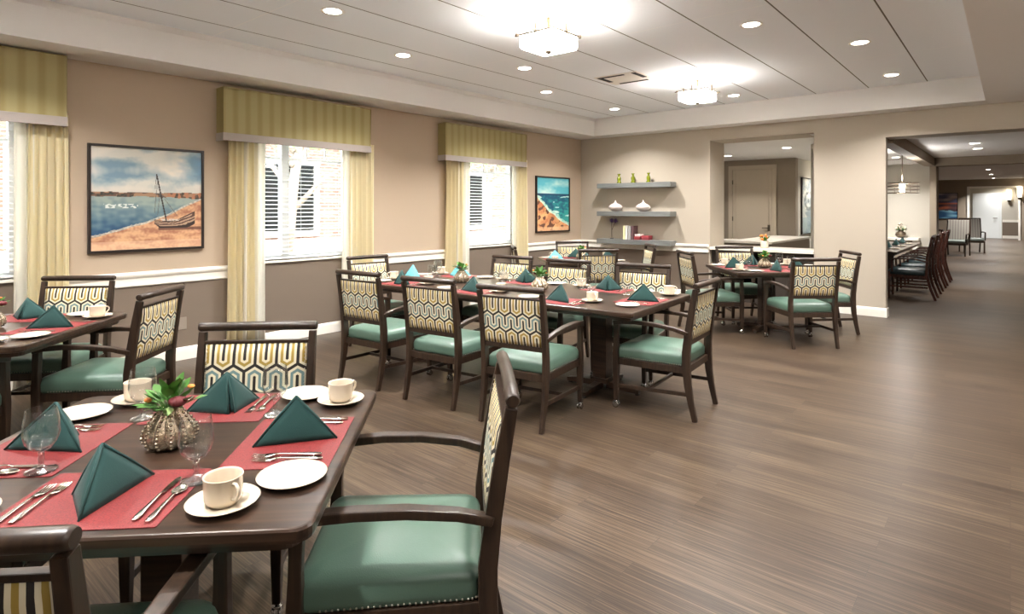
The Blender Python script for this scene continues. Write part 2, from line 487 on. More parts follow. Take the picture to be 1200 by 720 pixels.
# back wall: shelf wall, pass-through, pier, wide opening
OP = (-3.76, -2.205)
wall_y('wall_back', YW, .62, XW-.25, OP[0], 0, 3.4, [], 'wall_back')
wall_y('wall_back_header', YW, .62, OP[0], OP[1], 2.605, 3.4, [], 'wall_back')
wall_y('wall_back_pier', YW, .16, OP[1], -1.305, 0, 3.4, [], 'wall_back')
wall_y('wall_back_lintel', YW, .40, -1.305, XR, 2.47, 3.4, [], 'wall_back')
struct(MB().box(OP[1], -1.9, YW+.16, YW+.62, 0, 2.62).build('wall_back_return', 'wall_back'))
struct(MB().box(XW+.02, OP[0]-.02, YW-.006, YW, 0, RZ0).build('trim_3', 'dado'))
struct(MB().loft([[(x, YW-.002-a, z) for a, z in rail] for x in (XW+.03, -4.33)], False).build('trim_4', 'white'))
struct(MB().loft([[(x, YW-.002-a, z) for a, z in rail] for x in (-4.33, OP[0]-.02)], False).build('trim_6', 'white'))
bb = MB()
for a, b in ((XW+.03, OP[0]-.02), (OP[1]+.0, -1.289)):
    q = MB().loft([[(x, YW-.006-e, z) for e, z in base] for x in (a, b)], False); bb.add(q.v, q.f)
bb.box(-1.303, -1.289, YW-.006, YW+.16, 0, .12)
struct(bb.build('baseboard_back', 'white'))

# right side and the wall behind the camera
wall_x('wall_right', XR, .25, YN-.3, 41, 0, 3.4, [], 'wall_back')
wall_y('wall_front', YN, -.25, XW-.25, XR+.25, 0, 3.4, [], 'wall_back')

# ceiling: tray and soffit ring
struct(MB().box(TX0-.02, TX1+.02, TY0-.02, TY1+.02, ZC, ZC+.1).build('ceiling', 'ceil'))
m = MB()
m.box(XW, TX0, YN, YW, ZS, ZC+.1); m.box(TX1, XR, YN, YW, ZS, ZC+.1)
m.box(TX0, TX1, TY1, YW, ZS, ZC+.1); m.box(TX0, TX1, YN, TY0, ZS, ZC+.1)
struct(m.build('ceiling_soffit', 'soffit'))
crown = [(0, -.045), (.008, -.045), (.03, -.012), (.036, 0), (0, 0)]
m = MB()
m.loft([[(TX0+a, y, ZC+z) for a, z in crown] for y in (TY0, TY1)], False)
struct(m.build('trim_5', 'soffit'))
struct(MB().box(XW-.5, 9, YN-.5, 41.2, 3.41, 3.5).build('light_block_slab', 'blockm'))  # unseen slab added to stop daylight leaking in from above

# ------------------------------------------------------------------ rooms beyond
struct(MB().box(-7, -2.30, YW+.62, 17.5, 2.61, 2.7).build('ceiling_hall', 'soffit'))
struct(MB().box(-2.30, XR, YW+.16, 16.3, 2.60, 2.7).build('ceiling_dining', 'soffit'))
# hall behind the pass-through
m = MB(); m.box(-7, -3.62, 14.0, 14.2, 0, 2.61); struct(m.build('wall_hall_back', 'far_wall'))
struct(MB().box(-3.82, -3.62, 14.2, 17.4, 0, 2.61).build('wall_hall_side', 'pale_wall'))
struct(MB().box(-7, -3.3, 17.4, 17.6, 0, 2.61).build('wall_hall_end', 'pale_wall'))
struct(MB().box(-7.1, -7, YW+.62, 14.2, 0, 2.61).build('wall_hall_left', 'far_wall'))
struct(MB().box(-2.30, -2.10, YW+.62, 11.25, 0, 2.61).box(-2.66, -2.10, 11.25, 11.35, 0, 2.61).box(-2.66, -2.56, 11.35, 16.4, 0, 2.61).box(-3.3, -2.56, 16.4, 17.5, 0, 2.61).build('wall_divider', 'pale_wall'))
# door in the hall
d = struct(MB().box(-4.98, -4.11, 13.955, 13.995, 0, 2.38).build('door_1', 'doorp', bevel=.004))
MB().box(-5.08, -4.985, 13.95, 14, 0, 2.48).box(-4.105, -4.01, 13.95, 14, 0, 2.48).box(-4.985, -4.105, 13.95, 14, 2.385, 2.48).build('door_frame', 'doorp', d)
MB().box(-4.92, -4.90, 13.945, 13.955, 0, 2.34).box(-4.19, -4.17, 13.945, 13.955, 0, 2.34).box(-4.9, -4.19, 13.945, 13.955, 2.32, 2.34).build('door_panel', 'doorp', d)
h = MB(); h.tube([(-4.17, 13.955, 1.05), (-4.17, 13.90, 1.05), (-4.30, 13.90, 1.05)], .011); h.box(-4.195, -4.145, 13.943, 13.955, .98, 1.12)
h.build('door_handle', 'darkmetal', d)
for z in (.35, 1.2, 2.05): MB().box(-4.99, -4.97, 13.94, 13.955, z, z+.1).build('hinge', 'darkmetal', d)
# baseboards
struct(MB().box(-7, -5.08, 13.985, 14, 0, .12).build('baseboard_hall', 'white'))
# L-shaped low counter in the hall
k = thing('low_counter', (0, 0, 0))
tag(k, 'low taupe half-height counter turning a corner in front of the beige door', 'counter')
MB().box(-5.4, -3.24, 10.94, 11.5, 0, .86).box(-3.95, -3.24, 11.5, 13.6, 0, .86).build('body', 'far_wall', k)
MB().box(-5.44, -3.2, 10.9, 11.55, .86, .9).box(-3.99, -3.2, 11.55, 13.64, .86, .9).build('worktop', 'stone', k, .004)
# pass-through counter
k = thing('serving_counter', (-2.98, 9.8, 0))
tag(k, 'cream stone counter over a dark cabinet filling the pass-through opening', 'counter')
MB().box(-.775, .775, -.22, .30, 0, .82).build('cabinet', 'darkpaint', k)
for x in (-.39, .01): MB().box(x-.37, x+.37, -.235, -.22, .12, .78).build('cabinet_door', 'darkpaint', k, .004)
MB().box(-.778, .778, -.33, .32, .82, .866).build('worktop', 'stone', k, .006)

# painting helper -----------------------------------------------------------
def nz(x, y, s=1, o=0): return noise.noise(Vector((x*s, y*s, o*7.3)))
def lerp(a, b, t):
    t = max(0, min(1, t)); return tuple(a[i]*(1-t)+b[i]*t for i in range(3))
def canvas(name, w, h, nx, ny, fn, parent):
    """a grid facing +Y local x to the right seen from the front, front at y=-0.02 (faces -Y)"""
    me = bpy.data.meshes.new(name); vs = []; fs = []; cols = []
    for j in range(ny+1):
        for i in range(nx+1):
            s, t = i/nx, j/ny; vs.append(((s-.5)*w, -.021, (t-.5)*h)); cols.append(fn(s, t))
    n = nx+1
    for j in range(ny):
        for i in range(nx): fs.append((j*n+i, j*n+i+1, (j+1)*n+i+1, (j+1)*n+i))
    o = len(vs)
    # thin sides and back so it is a solid panel
    for (x, z) in ((-.5, -.5), (.5, -.5), (.5, .5), (-.5, .5)): vs.append((x*w, -.005, z*h)); cols.append((60, 50, 45))
    fs.append((o+3, o+2, o+1, o)); 
    a, b, c_, d_ = 0, nx, n*ny+nx, n*ny
    fs += [(o, o+1, b, a), (o+1, o+2, c_, b), (o+2, o+3, d_, c_), (o+3, o, a, d_)]
    me.from_pydata(vs, [], fs); me.update()
    ca = me.color_attributes.new('paint', 'FLOAT_COLOR', 'POINT')
    for i, c in enumerate(cols): ca.data[i].color = srgb(*[max(0, min(255, q)) for q in c])
    me.materials.append(M['paint'])
    ob = bpy.data.objects.new(name, me); C.objects.link(ob); ob.parent = parent
    return ob
def picture(name, w, h, fn, loc, rz, label, nx=120, ny=120, fw=.022):
    t = thing(name, loc, rz); tag(t, label, 'painting')
    m = MB(); W2, H2 = w/2, h/2
    m.box(-W2, -W2+fw, -.035, 0, -H2, H2).box(W2-fw, W2, -.035, 0, -H2, H2)
    m.box(-W2+fw, W2-fw, -.035, 0, -H2, -H2+fw).box(-W2+fw, W2-fw, -.035, 0, H2-fw, H2)
    m.box(-W2+fw, W2-fw, -.004, 0, -H2+fw, H2-fw)
    m.build('frame', 'black', t)
    canvas('canvas', w-2*fw-.002, h-2*fw-.002, nx, ny, fn, t)
    return t
def seg_d(px, py, ax, ay, bx, by):
    dx, dy = bx-ax, by-ay; t = max(0, min(1, ((px-ax)*dx+(py-ay)*dy)/(dx*dx+dy*dy)))
    return math.hypot(px-ax-t*dx, py-ay-t*dy)
def beach_boat(s, t):
    n = nz(s*3, t*5, 1, 1); n2 = nz(s*14, t*30, 1, 2); n3 = nz(s*40, t*50, 1, 3); n4 = nz(s*24, t*9, 1, 13)
    hz = .565+.012*nz(s, 0, 9, 4)+(.02*(s-.6) if s > .6 else 0)
    if t > hz:
        cl = .5+1.7*nz(s*2.6+.3*n, t*5, 1.2, 5)+.25*n2+.12*n3
        c = lerp((118, 146, 162), (206, 202, 190), cl)
        c = lerp(c, (226, 216, 200), 1.6*nz(s*3.4, t*8, 1, 6)+.2*n4)
        if s > .6 and t > .7: c = lerp(c, (110, 150, 176), .6*(s-.6)/.4*(.6+n2))
        c = lerp(c, (196, 188, 176), (.66-t)*6)
    elif t > hz-.045-.01*n2-(.05*(s-.6) if s > .6 else 0):
        c = lerp((104, 74, 56), (52, 52, 44), .5+1.8*n3) if n2 > -.2 else (156, 120, 92)
        if s > .62 and n4 > .1: c = (168, 110, 78)
    else:
        shore = .135+.30*s**1.25+.025*nz(s, 1, 5, 8)+(.18*(s-.65) if s > .65 else 0)
        if t > shore:
            q = (t-.15)/.36
            c = lerp((34, 72, 104), (142, 156, 148), q*1.05+.28*n2+.15*n4)
            if .41 < t < .45 and n3 > .02 and .1 < s < .4: c = (208, 212, 206)
            if t < shore+.02+.01*n3: c = lerp((204, 194, 176), (120, 130, 130), .4+n3)
        else:
            c = lerp((206, 160, 120), (158, 104, 78), .42+1.0*nz(s*7, t*26, 1, 9)+.6*n3+.25*n4)
            if t < .08: c = lerp(c, (222, 184, 154), .5)
    hull_lo = .20+.9*max(0, s-.84)**1.3+.9*max(0, .60-s); hull_hi = .275+.55*max(0, s-.72)**1.1+.25*max(0, .62-s)
    if .545 < s < .935 and hull_lo < t < hull_hi:
        k = (t-hull_lo)/(hull_hi-hull_lo+1e-6)
        c = (44, 28, 24) if k < .28 else ((84, 58, 46) if int(k*7+n2) % 2 else (172, 142, 118))
        if k > .9: c = (60, 42, 34)
    elif .56 < s < 1.0 and .18 < t < .215 and s > .58: c = lerp((86, 50, 38), c, .25)
    if .60 < s < .78 and .275 < t < .30 and n3 > -.15: c = (196, 184, 172)
    if seg_d(s, t, .655, .28, .565, .75) < .0065: c = (40, 28, 24)
    for ax, ay, bx, by in ((.575, .70, .545, .36), (.60, .60, .575, .34), (.64, .50, .76, .33), (.565, .74, .55, .60), (.60, .55, .665, .50)):
        if seg_d(s, t, ax, ay, bx, by) < .0024: c = (88, 84, 80)
    return c
def surf(s, t):
    n2 = nz(s*12, t*26, 1, 2); n3 = nz(s*30, t*30, 1, 3); n = nz(s*4, t*8, 1, 4)
    if t > .70:
        return lerp((84, 170, 182), (190, 214, 204), .3+1.5*nz(s*1.6, t*9, 1, 5)+.3*n2)
    shore = .67-.60*s**.70+.03*n
    if t > shore:
        c = lerp((14, 78, 104), (52, 150, 142), (.70-t)*2.2+.9*n2+.3*n3)
        if t < shore+.07+.03*n2: c = lerp((216, 222, 200), (110, 190, 176), (t-shore)*10+n3)
        elif nz(s*3-t*3, t*16, 1, 7) > .30: c = (190, 222, 212)
        if t > .665: c = (18, 62, 90)
        return c
    c = lerp((220, 170, 116), (188, 116, 76), .5+1.1*n+.6*n3)
    if nz(s*9, t*13, 1, 11)+.3*n3 > .20: c = (104, 64, 48)
    if t < .07: c = lerp(c, (226, 186, 146), .6)
    return c
def abstract_grey(s, t):
    c = lerp((186, 182, 168), (108, 118, 120), .5+1.4*nz(s*3, t*7, 1, 1)+.5*nz(s*20, t*40, 1, 2))
    r = math.hypot((s-.45)*1.0, (t-.6)*1.6)
    if abs(r-.25) < .05 or r < .06: c = lerp(c, (56, 62, 64), .5+nz(s*20, t*20, 1, 3))
    if t < .3: c = lerp(c, (92, 118, 130), .5)
    return c
def sunset(s, t):
    n = nz(s*2, t*8, 1, 1); 
    if t > .62: return lerp((96, 96, 124), (196, 180, 178), .5+1.5*n)
    if t > .34+.15*nz(s, 0, 3, 2): return lerp((176, 96, 66), (66, 50, 60), .4+1.8*n)
    return lerp((36, 78, 116), (130, 176, 190), .35+1.6*n)

picture('painting', .985, .985, beach_boat, (XW, 2.085, 1.585), R(90), 'seascape painting of a beached sailboat on the left wall between the two nearer windows', 190, 190)
picture('painting', 1.01, .985, surf, (XW, 8.575, 1.565), R(90), 'turquoise surf and sandy beach painting on the left wall near the corner', 130, 130)
picture('painting', 1.35, 1.30, abstract_grey, (-3.62, 15.10, 1.545), R(90), 'grey abstract painting on the side wall seen through the pass-through', 70, 90)
picture('painting', 1.10, 1.28, sunset, (-2.50, 36.0, 1.60), 0, 'blue and orange abstract landscape painting on the far wall down the corridor', 60, 60)

# ------------------------------------------------------------------ private dining bay and corridor beyond the wide opening
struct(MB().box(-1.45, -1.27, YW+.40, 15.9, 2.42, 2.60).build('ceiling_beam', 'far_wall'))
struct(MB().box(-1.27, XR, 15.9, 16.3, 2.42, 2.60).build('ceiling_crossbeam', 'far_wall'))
struct(MB().box(-2.56, -1.45, 15.9, 16.2, 2.50, 2.60).build('ceiling_bulkhead', 'soffit'))
struct(MB().box(-2.56, -1.36, 16.3, 16.45, 0, 2.6).build('wall_dining_back', 'pale_wall'))
struct(MB().box(-1.36, -1.24, 15.9, 16.45, 0, 2.6).build('wall_dining_column', 'far_wall'))
struct(MB().box(-5.2, XR, 16.45, 41, 2.87, 2.97).box(-5.2, XR, 16.3, 16.45, 2.6, 2.97).build('ceiling_corridor', 'soffit'))
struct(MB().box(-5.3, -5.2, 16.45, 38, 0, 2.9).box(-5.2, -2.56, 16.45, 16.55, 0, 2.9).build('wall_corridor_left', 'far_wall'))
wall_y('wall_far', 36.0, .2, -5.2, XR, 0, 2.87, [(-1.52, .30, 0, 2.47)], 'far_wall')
struct(MB().box(-2.4, 1.2, 38, 38.2, 0, 2.87).build('wall_far_alcove', 'pale_wall'))
struct(MB().box(-2.5, -2.4, 36.2, 38.2, 0, 2.87).box(1.2, 1.3, 36.2, 38.2, 0, 2.87).build('wall_far_sides', 'pale_wall'))
m = MB(); m.box(-1.60, -1.50, 35.96, 36.0, 0, 2.47).box(.28, .36, 35.96, 36, 0, 2.47).box(-1.60, .36, 35.96, 36, 2.44, 2.53)
struct(m.build('trim_7', 'white'))
struct(MB().box(-.30, .9, 37.97, 38, .80, .92).box(-.30, .9, 37.975, 38, 0, .14).build('trim_8', 'white'))
struct(MB().box(-.30, .9, 37.98, 38, .14, .80).build('trim_9', 'dado'))
d = struct(MB().box(-1.38, -.42, 37.94, 37.99, 0, 2.16).build('door_2', 'whitedoor'))
MB().box(-1.46, -1.385, 37.94, 38, 0, 2.24).box(-.415, -.33, 37.94, 38, 0, 2.24).box(-1.385, -.415, 37.94, 38, 2.165, 2.24).build('door_frame', 'whitedoor', d)
MB().tube([(-.5, 37.94, 1.0), (-.5, 37.88, 1.0), (-.66, 37.88, 1.0)], .015).build('door_handle', 'darkmetal', d)
def make_sconce():
    t = thing('wall_sconce')
    MB().box(-.05, .05, -.03, 0, -.30, .0).build('backplate', 'darkmetal', t)
    MB().lathe([(0, -.22), (.07, -.20), (.09, 0), (.09, .28), (.07, .3), (0, .3)], (0, -.12, 0), 16).build('lamp_shade', 'sconce', t)
    MB().lathe([(0, -.30), (.05, -.28), (.075, -.2), (0, -.2)], (0, -.12, 0), 12).build('bracket', 'darkmetal', t)
    return t
sc = Kind(make_sconce)
sc.put((-.05, 38, 2.1), 0, 'glowing wall sconce between the white far door and the right edge', 'wall lamp')
sc.put((.33, 35.95, 2.2), 0, 'glowing wall sconce at the very right edge of the photo', 'wall lamp')

# ------------------------------------------------------------------ windows
def window(i, y0, y1, z0, z1, mull):
    t = struct(MB().box(XW-.16, XW-.09, y0, y0+.05, z0, z1).box(XW-.16, XW-.09, y1-.05, y1, z0, z1)
               .box(XW-.16, XW-.09, y0+.05, y1-.05, z0, z0+.05).box(XW-.16, XW-.09, y0+.05, y1-.05, z1-.05, z1).build('window_%d' % i, 'vinyl'))
    bars = [mull] if mull else []
    m = MB()
    if mull: m.box(XW-.165, XW-.085, mull-.045, mull+.045, z0+.05, z1-.05)
    zt = z0+1.15
    m.box(XW-.14, XW-.11, y0+.05, y1-.05, zt-.015, zt+.015)
    n = 5 if mull else 4
    for k in range(1, n):
        y = y0+.05+(y1-y0-.1)*k/n
        m.box(XW-.135, XW-.115, y-.01, y+.01, zt, z1-.05)
    m.build('muntin', 'vinyl', t)
    MB().box(XW-.128, XW-.122, y0+.05, y1-.05, z0+.05, z1-.05).build('pane', 'winglass', t)
    MB().box(XW-.25, XW+.03, y0-.04, y1+.04, z0-.025, z0).build('window_sill', 'white', t, .004)
for i, (a, b, c, d_) in enumerate(WIN):
    window(i+1, a, b, c, d_, {0: .42, 1: 3.52}.get(i))

def blind(y0, y1, z0, z1, label):
    t = thing('window_blind', (XW-.045, (y0+y1)/2, z0)); w = (y1-y0)/2-.012; h = z1-z0
    tag(t, label, 'blind', None)
    MB().box(-.03, .03, -w, w, h-.05, h-.003).build('headrail', 'vinyl', t)
    MB().box(-.025, .025, -w, w, .012, .03).build('bottom_rail', 'vinyl', t)
    m = MB(); z = .07; tl = R(8)
    while z < h-.06:
        c, s = math.cos(tl)*.025, math.sin(tl)*.025
        m.add([(-c, -w, z+s), (c, -w, z-s), (c, w, z-s), (-c, w, z+s), (-c, -w, z+s+.0025), (c, -w, z-s+.0025), (c, w, z-s+.0025), (-c, w, z+s+.0025)],
              [(0, 3, 2, 1), (4, 5, 6, 7), (0, 1, 5, 4), (2, 3, 7, 6), (1, 2, 6, 5), (3, 0, 4, 7)])
        z += .046
    m.build('slats', 'slat', t)
    m = MB()
    for y in (-w*.75, 0, w*.75): m.tube([(.028, y, .03), (.028, y, h-.05)], .0015, 5)
    m.build('cord', 'vinyl', t)
names = ['white slatted blind in the window at the left edge of the photo', 'white slatted blind in the wide middle window',
         'white slatted blind in the farthest window near the corner', 'white slatted blind in the window behind the camera']
for (a, b, c, d_), nm in zip(WIN, names): blind(a, b, c, d_, nm)

# valances and curtains
def valance(y0, y1, z0, z1, label):
    t = thing('valance', (XW, (y0+y1)/2, z0)); tag(t, label, 'valance'); w = (y1-y0)/2; h = z1-z0; D = .165
    m = MB(); m.box(D-.02, D, -w, w, .075, h); m.box(0.003, D-.02, -w, -w+.02, .075, h); m.box(0.003, D-.02, w-.02, w, .075, h); m.box(0.003, D, -w, w, h-.015, h)
    m.build('fabric_panel', 'valance', t, .005)
    m = MB(); m.box(D-.022, D+.005, -w-.005, w+.005, 0, .08); m.box(0.003, D-.022, -w-.005, -w+.022, 0, .08); m.box(0.003, D-.022, w-.022, w+.005, 0, .08)
    m.build('band', 'band', t, .004)
    m = MB(); m.tube([(D+.002, -w, h-.004), (D+.002, w, h-.004)], .006, 6); m.build('piping', 'valance', t)
valance(-.75, 1.41, 2.19, 2.785, 'olive gold striped box valance at the left edge of the photo')
valance(2.71, 4.52, 2.19, 2.735, 'olive gold striped box valance over the middle window')
valance(5.80, 7.63, 2.175, 2.71, 'olive gold striped box valance over the farthest window')
valance(-3.6, -1.7, 2.19, 2.73, 'olive gold striped box valance behind the camera')

def curtain(y0, y1, lin0, lin1, label, seed, nf):
    """cream panel between y0 and y1 with the white lining edge from lin0 to lin1"""
    t = thing('curtain_panel', (XW, (y0+y1)/2, 0)); tag(t, label, 'curtain'); c = (y0+y1)/2
    rnd = random.Random(seed)
    ph = [rnd.uniform(-.6, .6) for _ in range(nf+3)]; am = [rnd.uniform(.7, 1.15) for _ in range(nf+3)]
    def sheet(a, b, folds, off, x0, name, mat):
        n = folds*14; rings = []
        zs = [.012, .3, .8, 1.3, 1.8, 2.3]
        outer = []; inner = []
        for z in zs:
            fl = 1+.12*(1-z/2.3)
            ro = []; ri = []
            for i in range(n+1):
                s = i/n; k = s*folds; ii = int(k)
                A = .040*(am[ii] if ii < len(am) else 1)*(.75+.35*(1-z/2.3))
                x = x0+A*math.sin(2*PI*k+.5*math.sin(z*1.3+2*k))
                y = ((a+b)/2-c)+(s-.5)*(b-a)*fl+.008*math.cos(2*PI*k*1.0)
                ro.append((x, y, z)); ri.append((x-.004, y, z))
            outer.append(ro); inner.append(ri)
        m = MB(); m.loft(outer, True, False, False); m.loft(inner, True, False, False)
        for q in (0, -1): m.loft([[o[q] for o in outer], [o[q] for o in inner]], False, False, False)
        m.loft([outer[0], inner[0]], False, False, False)
        return m.build(name, mat, t)
    sheet(y0, y1, nf, 0, .078, 'drape', 'curtain')
    sheet(lin0, lin1, max(2, nf//2), 0, .066, 'lining', 'lining')
curtain(1.16, 1.43, 1.07, 1.20, 'cream yellow curtain with white lining left of the boat painting', 1, 5)
curtain(2.79, 3.10, 2.96, 3.19, 'cream yellow curtain on the left of the middle window', 2, 5)
curtain(4.26, 4.62, 4.16, 4.36, 'cream yellow curtain on the right of the middle window', 3, 5)
curtain(5.88, 6.24, 6.10, 6.38, 'cream yellow curtain on the left of the farthest window', 4, 5)
curtain(7.46, 7.76, 7.36, 7.54, 'cream yellow curtain on the right of the farthest window', 5, 4)

# daylight portals
for a, b, c, d_ in WIN:
    ld = bpy.data.lights.new('window_portal', 'AREA'); ld.shape = 'RECTANGLE'; ld.size = d_-c; ld.size_y = b-a
    ld.cycles.is_portal = True
    o = bpy.data.objects.new('window_portal', ld); C.objects.link(o); o.location = (XW-.24, (a+b)/2, (c+d_)/2); o.rotation_euler = (0, R(-90), 0)

# ------------------------------------------------------------------ outdoors
struct(MB().box(-40, XW-.26, -30, 45, -.3, -.02).build('ground', 'ground'))
t = thing('brick_building', (-13.2, 0, 0)); tag(t, 'pale brick building with dark windows seen through the window blinds', 'building')
MB().box(-3, 0, -12, 30, -.02, 8).build('wall', 'brick', t)
MB().box(0, .08, -12, 30, 0, .75).box(0, .06, -12, 30, 3.1, 3.4).build('stone_band', 'white', t)
for yc in (-6, -1.5, 3.0, 7.3, 9.8, 13.4, 17.5, 21.5):
    w = MB().box(0, .09, yc-.85, yc-.75, .85, 2.65).box(0, .09, yc+.75, yc+.85, .85, 2.65).box(0, .09, yc-.75, yc+.75, .85, .95).box(0, .09, yc-.75, yc+.75, 2.55, 2.65).box(0, .07, yc-.03, yc+.03, .95, 2.55).build('window', 'white', t)
    MB().box(0, .03, yc-.75, yc+.75, .95, 2.55).build('pane', 'darkglass', w)
def tree(x, y, h, label, seed):
    t = thing('garden_tree', (x, y, -.02)); tag(t, label, 'tree'); rnd = random.Random(seed)
    m = MB(); m.tube([(0, 0, 0), (.05, .1, h*.3), (-.05, .25, h*.6), (0, .4, h)], [.14, .11, .09, .05], 10)
    for q in range(6):
        a = rnd.uniform(0, 6.28); z = h*(.5+.08*q)
        m.tube([(0, .25, z), (math.cos(a)*.5, .25+math.sin(a)*.5, z+.5), (math.cos(a)*1.0, .25+math.sin(a)*1.0, z+.8)], [.05, .035, .015], 6)
    m.build('trunk', 'bark', t)
    m = MB()
    for q in range(420):
        a, b, r = rnd.uniform(0, 6.28), rnd.uniform(-.4, 1), rnd.uniform(.5, 1.3)
        c = Vector((math.cos(a)*r, .3+math.sin(a)*r, h+b)); u = Vector((rnd.uniform(-1, 1), rnd.uniform(-1, 1), rnd.uniform(-1, 1))).normalized()*.13
        v = u.orthogonal().normalized()*.06
        m.add([c-u, c+v, c+u, c-v], [(0, 1, 2, 3)])
    o = m.build('foliage', 'leaf2', t)
tree(-9.2, 5.0, 3.0, 'slim garden tree outside the wide middle window', 3)
tree(-10.2, 11.0, 3.0, 'slim garden tree outside the farthest window', 4)

# ------------------------------------------------------------------ ceiling fittings
def make_downlight():
    t = thing('recessed_downlight')
    MB().lathe([(.065, .02), (.072, -.002), (.092, -.006), (.096, -.001), (.096, .003), (.07, .02)], n=28).build('trim_ring', 'white', t)
    MB().lathe([(0, -.003), (.066, -.003), (.070, .001), (.066, .018), (0, .018)], n=28).build('diffuser', 'disc', t)
    return t
dl = Kind(make_downlight)
def lamp_light(x, y, z, w, size=.13, spread=125, col=WARM):
    ld = bpy.data.lights.new('downlight_light', 'AREA'); ld.shape = 'DISK'; ld.size = size; ld.energy = w; ld.color = col; ld.spread = R(spread)
    o = bpy.data.objects.new('downlight_light', ld); C.objects.link(o); o.location = (x, y, z-.012)
G = 'added unseen ceiling downlights'
vis = [(-4.24, 2.76, 'first downlight from the left along the window side of the tray'),
       (-4.90, 4.04, 'second downlight from the left, near the window side of the tray'),
       (-4.28, 5.31, 'downlight above the middle table left of the flush ceiling lamps'),
       (-4.93, 6.60, 'dim downlight deeper in the tray on the window side'),
       (-4.93, 8.45, 'downlight in the far left corner of the tray'),
       (-3.03, 8.53, 'downlight right beside the farther flush lamp'),
       (-1.74, 5.33, 'nearest of the downlights on the right side of the tray'),
       (-1.12, 6.59, 'middle of the three downlights on the right side of the tray'),
       (-1.10, 8.44, 'farthest of the three downlights on the right side of the tray')]
for x, y, lab in vis:
    dl.put((x, y, ZC), 0, lab, 'ceiling light'); lamp_light(x, y, ZC, DOWN_W)
for x, y in ((-1.74, 2.7), (-1.12, 4.0), (-3.0, 1.0), (-4.9, .9), (-1.4, 0.2), (-3.4, -1.4)):  # unseen downlights added overhead to help light the room
    dl.put((x, y, ZC), 0, 'added unseen downlight in the tray above the camera', 'ceiling light', G); lamp_light(x, y, ZC, DOWN_W)
for x, y in ((1.5, -.5), (1.5, 2.8), (1.2, 5.9)):  # invented soffit fittings, out of view, brightening the right-hand side
    dl.put((x, y, ZS), 0, 'added unseen downlight in the soffit to the right of the camera', 'ceiling light', 'added soffit downlights'); lamp_light(x, y, ZS, DOWN_W)
dl.put((-3.15, 11.6, 2.61), 0, 'downlight seen through the pass-through opening', 'ceiling light'); lamp_light(-3.15, 11.6, 2.61, 7)
lamp_light(-4.6, 12.6, 2.61, 9)  # extra lamp added to light the hall
lamp_light(-3.0, 15.2, 2.61, 14)  # lamp added to brighten the hall painting and its wall
dl.put((-3.0, 15.2, 2.61), 0, 'added downlight in the hall beside the grey abstract painting', 'ceiling light')
dl.put((-4.6, 12.6, 2.61), 0, 'added downlight close in front of the beige hall door', 'ceiling light')
dl.put((-.46, 12.75, 2.60), 0, 'nearer of the two small downlights beyond the wide opening', 'ceiling light'); lamp_light(-.46, 12.75, 2.6, 12)
dl.put((-.46, 13.9, 2.60), 0, 'farther of the two small downlights beyond the wide opening', 'ceiling light'); lamp_light(-.46, 13.9, 2.6, 12)
lamp_light(-1.9, 15.2, 2.6, 17)  # added lamp that brightens the bay's back wall
dl.put((-1.9, 15.2, 2.60), 0, 'added downlight over the far end of the private dining table', 'ceiling light')
for y in (19, 23, 27, 31, 35):  # made-up row of fittings that lights the corridor
    lamp_light(-.6, y, 2.87, 42)
    dl.put((-.6, y, 2.87), 0, 'added downlight along the far corridor ceiling', 'ceiling light', 'added corridor downlights')
lamp_light(-.4, 37.2, 2.87, 12)  # fill light added for the alcove, without a fitting

def make_flush():
    t = thing('flush_ceiling_lamp')
    MB().box(-.085, .085, -.085, .085, -.025, 0).build('canopy', 'darkmetal', t, .003)
    MB().tube([(0, 0, -.02), (0, 0, -.28)], .012, 8).build('stem', 'darkmetal', t)
    m = MB(); a = .175
    m.loft([rrect(a, a, .01, -.18, 2), rrect(a, a, .01, -.27, 2), rrect(a*.96, a*.96, .02, -.285, 2), rrect(.03, .03, .01, -.30, 2)], False, False)
    m.build('lamp_shade', 'lampglass', t)
    m = MB()
    for s in (-1, 1):
        m.box(-.215, .215, s*a-.006, s*a+.006, -.18, -.168); m.box(s*a-.006, s*a+.006, -.215, .215, -.18, -.168)
    m.box(-.215, .215, -.006, .006, -.17, -.16); m.box(-.006, .006, -.215, .215, -.17, -.16)
    for sx, sy in ((1, 0), (-1, 0), (0, 1), (0, -1)): m.box(sx*(a+.006)-.006, sx*(a+.006)+.006, sy*(a+.006)-.006, sy*(a+.006)+.006, -.215, -.10)
    m.build('frame', 'darkmetal', t)
    MB().lathe([(0, -.325), (.02, -.32), (.03, -.305), (.03, -.30), (0, -.298)], n=14).build('finial', 'darkmetal', t)
    return t
fl = Kind(make_flush)
for x, y, lab in ((-2.95, 3.98, 'nearer square flush ceiling lamp with frosted glass and metal frame'), (-2.97, 7.1, 'farther square flush ceiling lamp with frosted glass and metal frame'),
                  (-2.93, .86, 'added square flush ceiling lamp above the camera, outside the frame'), (-2.93, -2.3, 'added square flush ceiling lamp behind the camera'),  # this pair is added out of view to brighten the ceiling
                  (1.5, 1.2, 'added square flush lamp on the walkway soffit, nearest the camera'), (1.5, 4.3, 'added square flush lamp on the walkway soffit, outside the frame'), (1.5, 7.4, 'added square flush lamp on the walkway soffit, farthest from the camera')):  # walkway trio invented to light the soffit
    zz = ZC if x < 0 else ZS
    fl.put((x, y, zz), 0, lab, 'ceiling lamp')
    ld = bpy.data.lights.new('flush_lamp_bulb', 'POINT'); ld.energy = 7; ld.shadow_soft_size = .06; ld.color = WARM
    o = bpy.data.objects.new('flush_lamp_bulb', ld); C.objects.link(o); o.location = (x+.05, y, zz-.225)

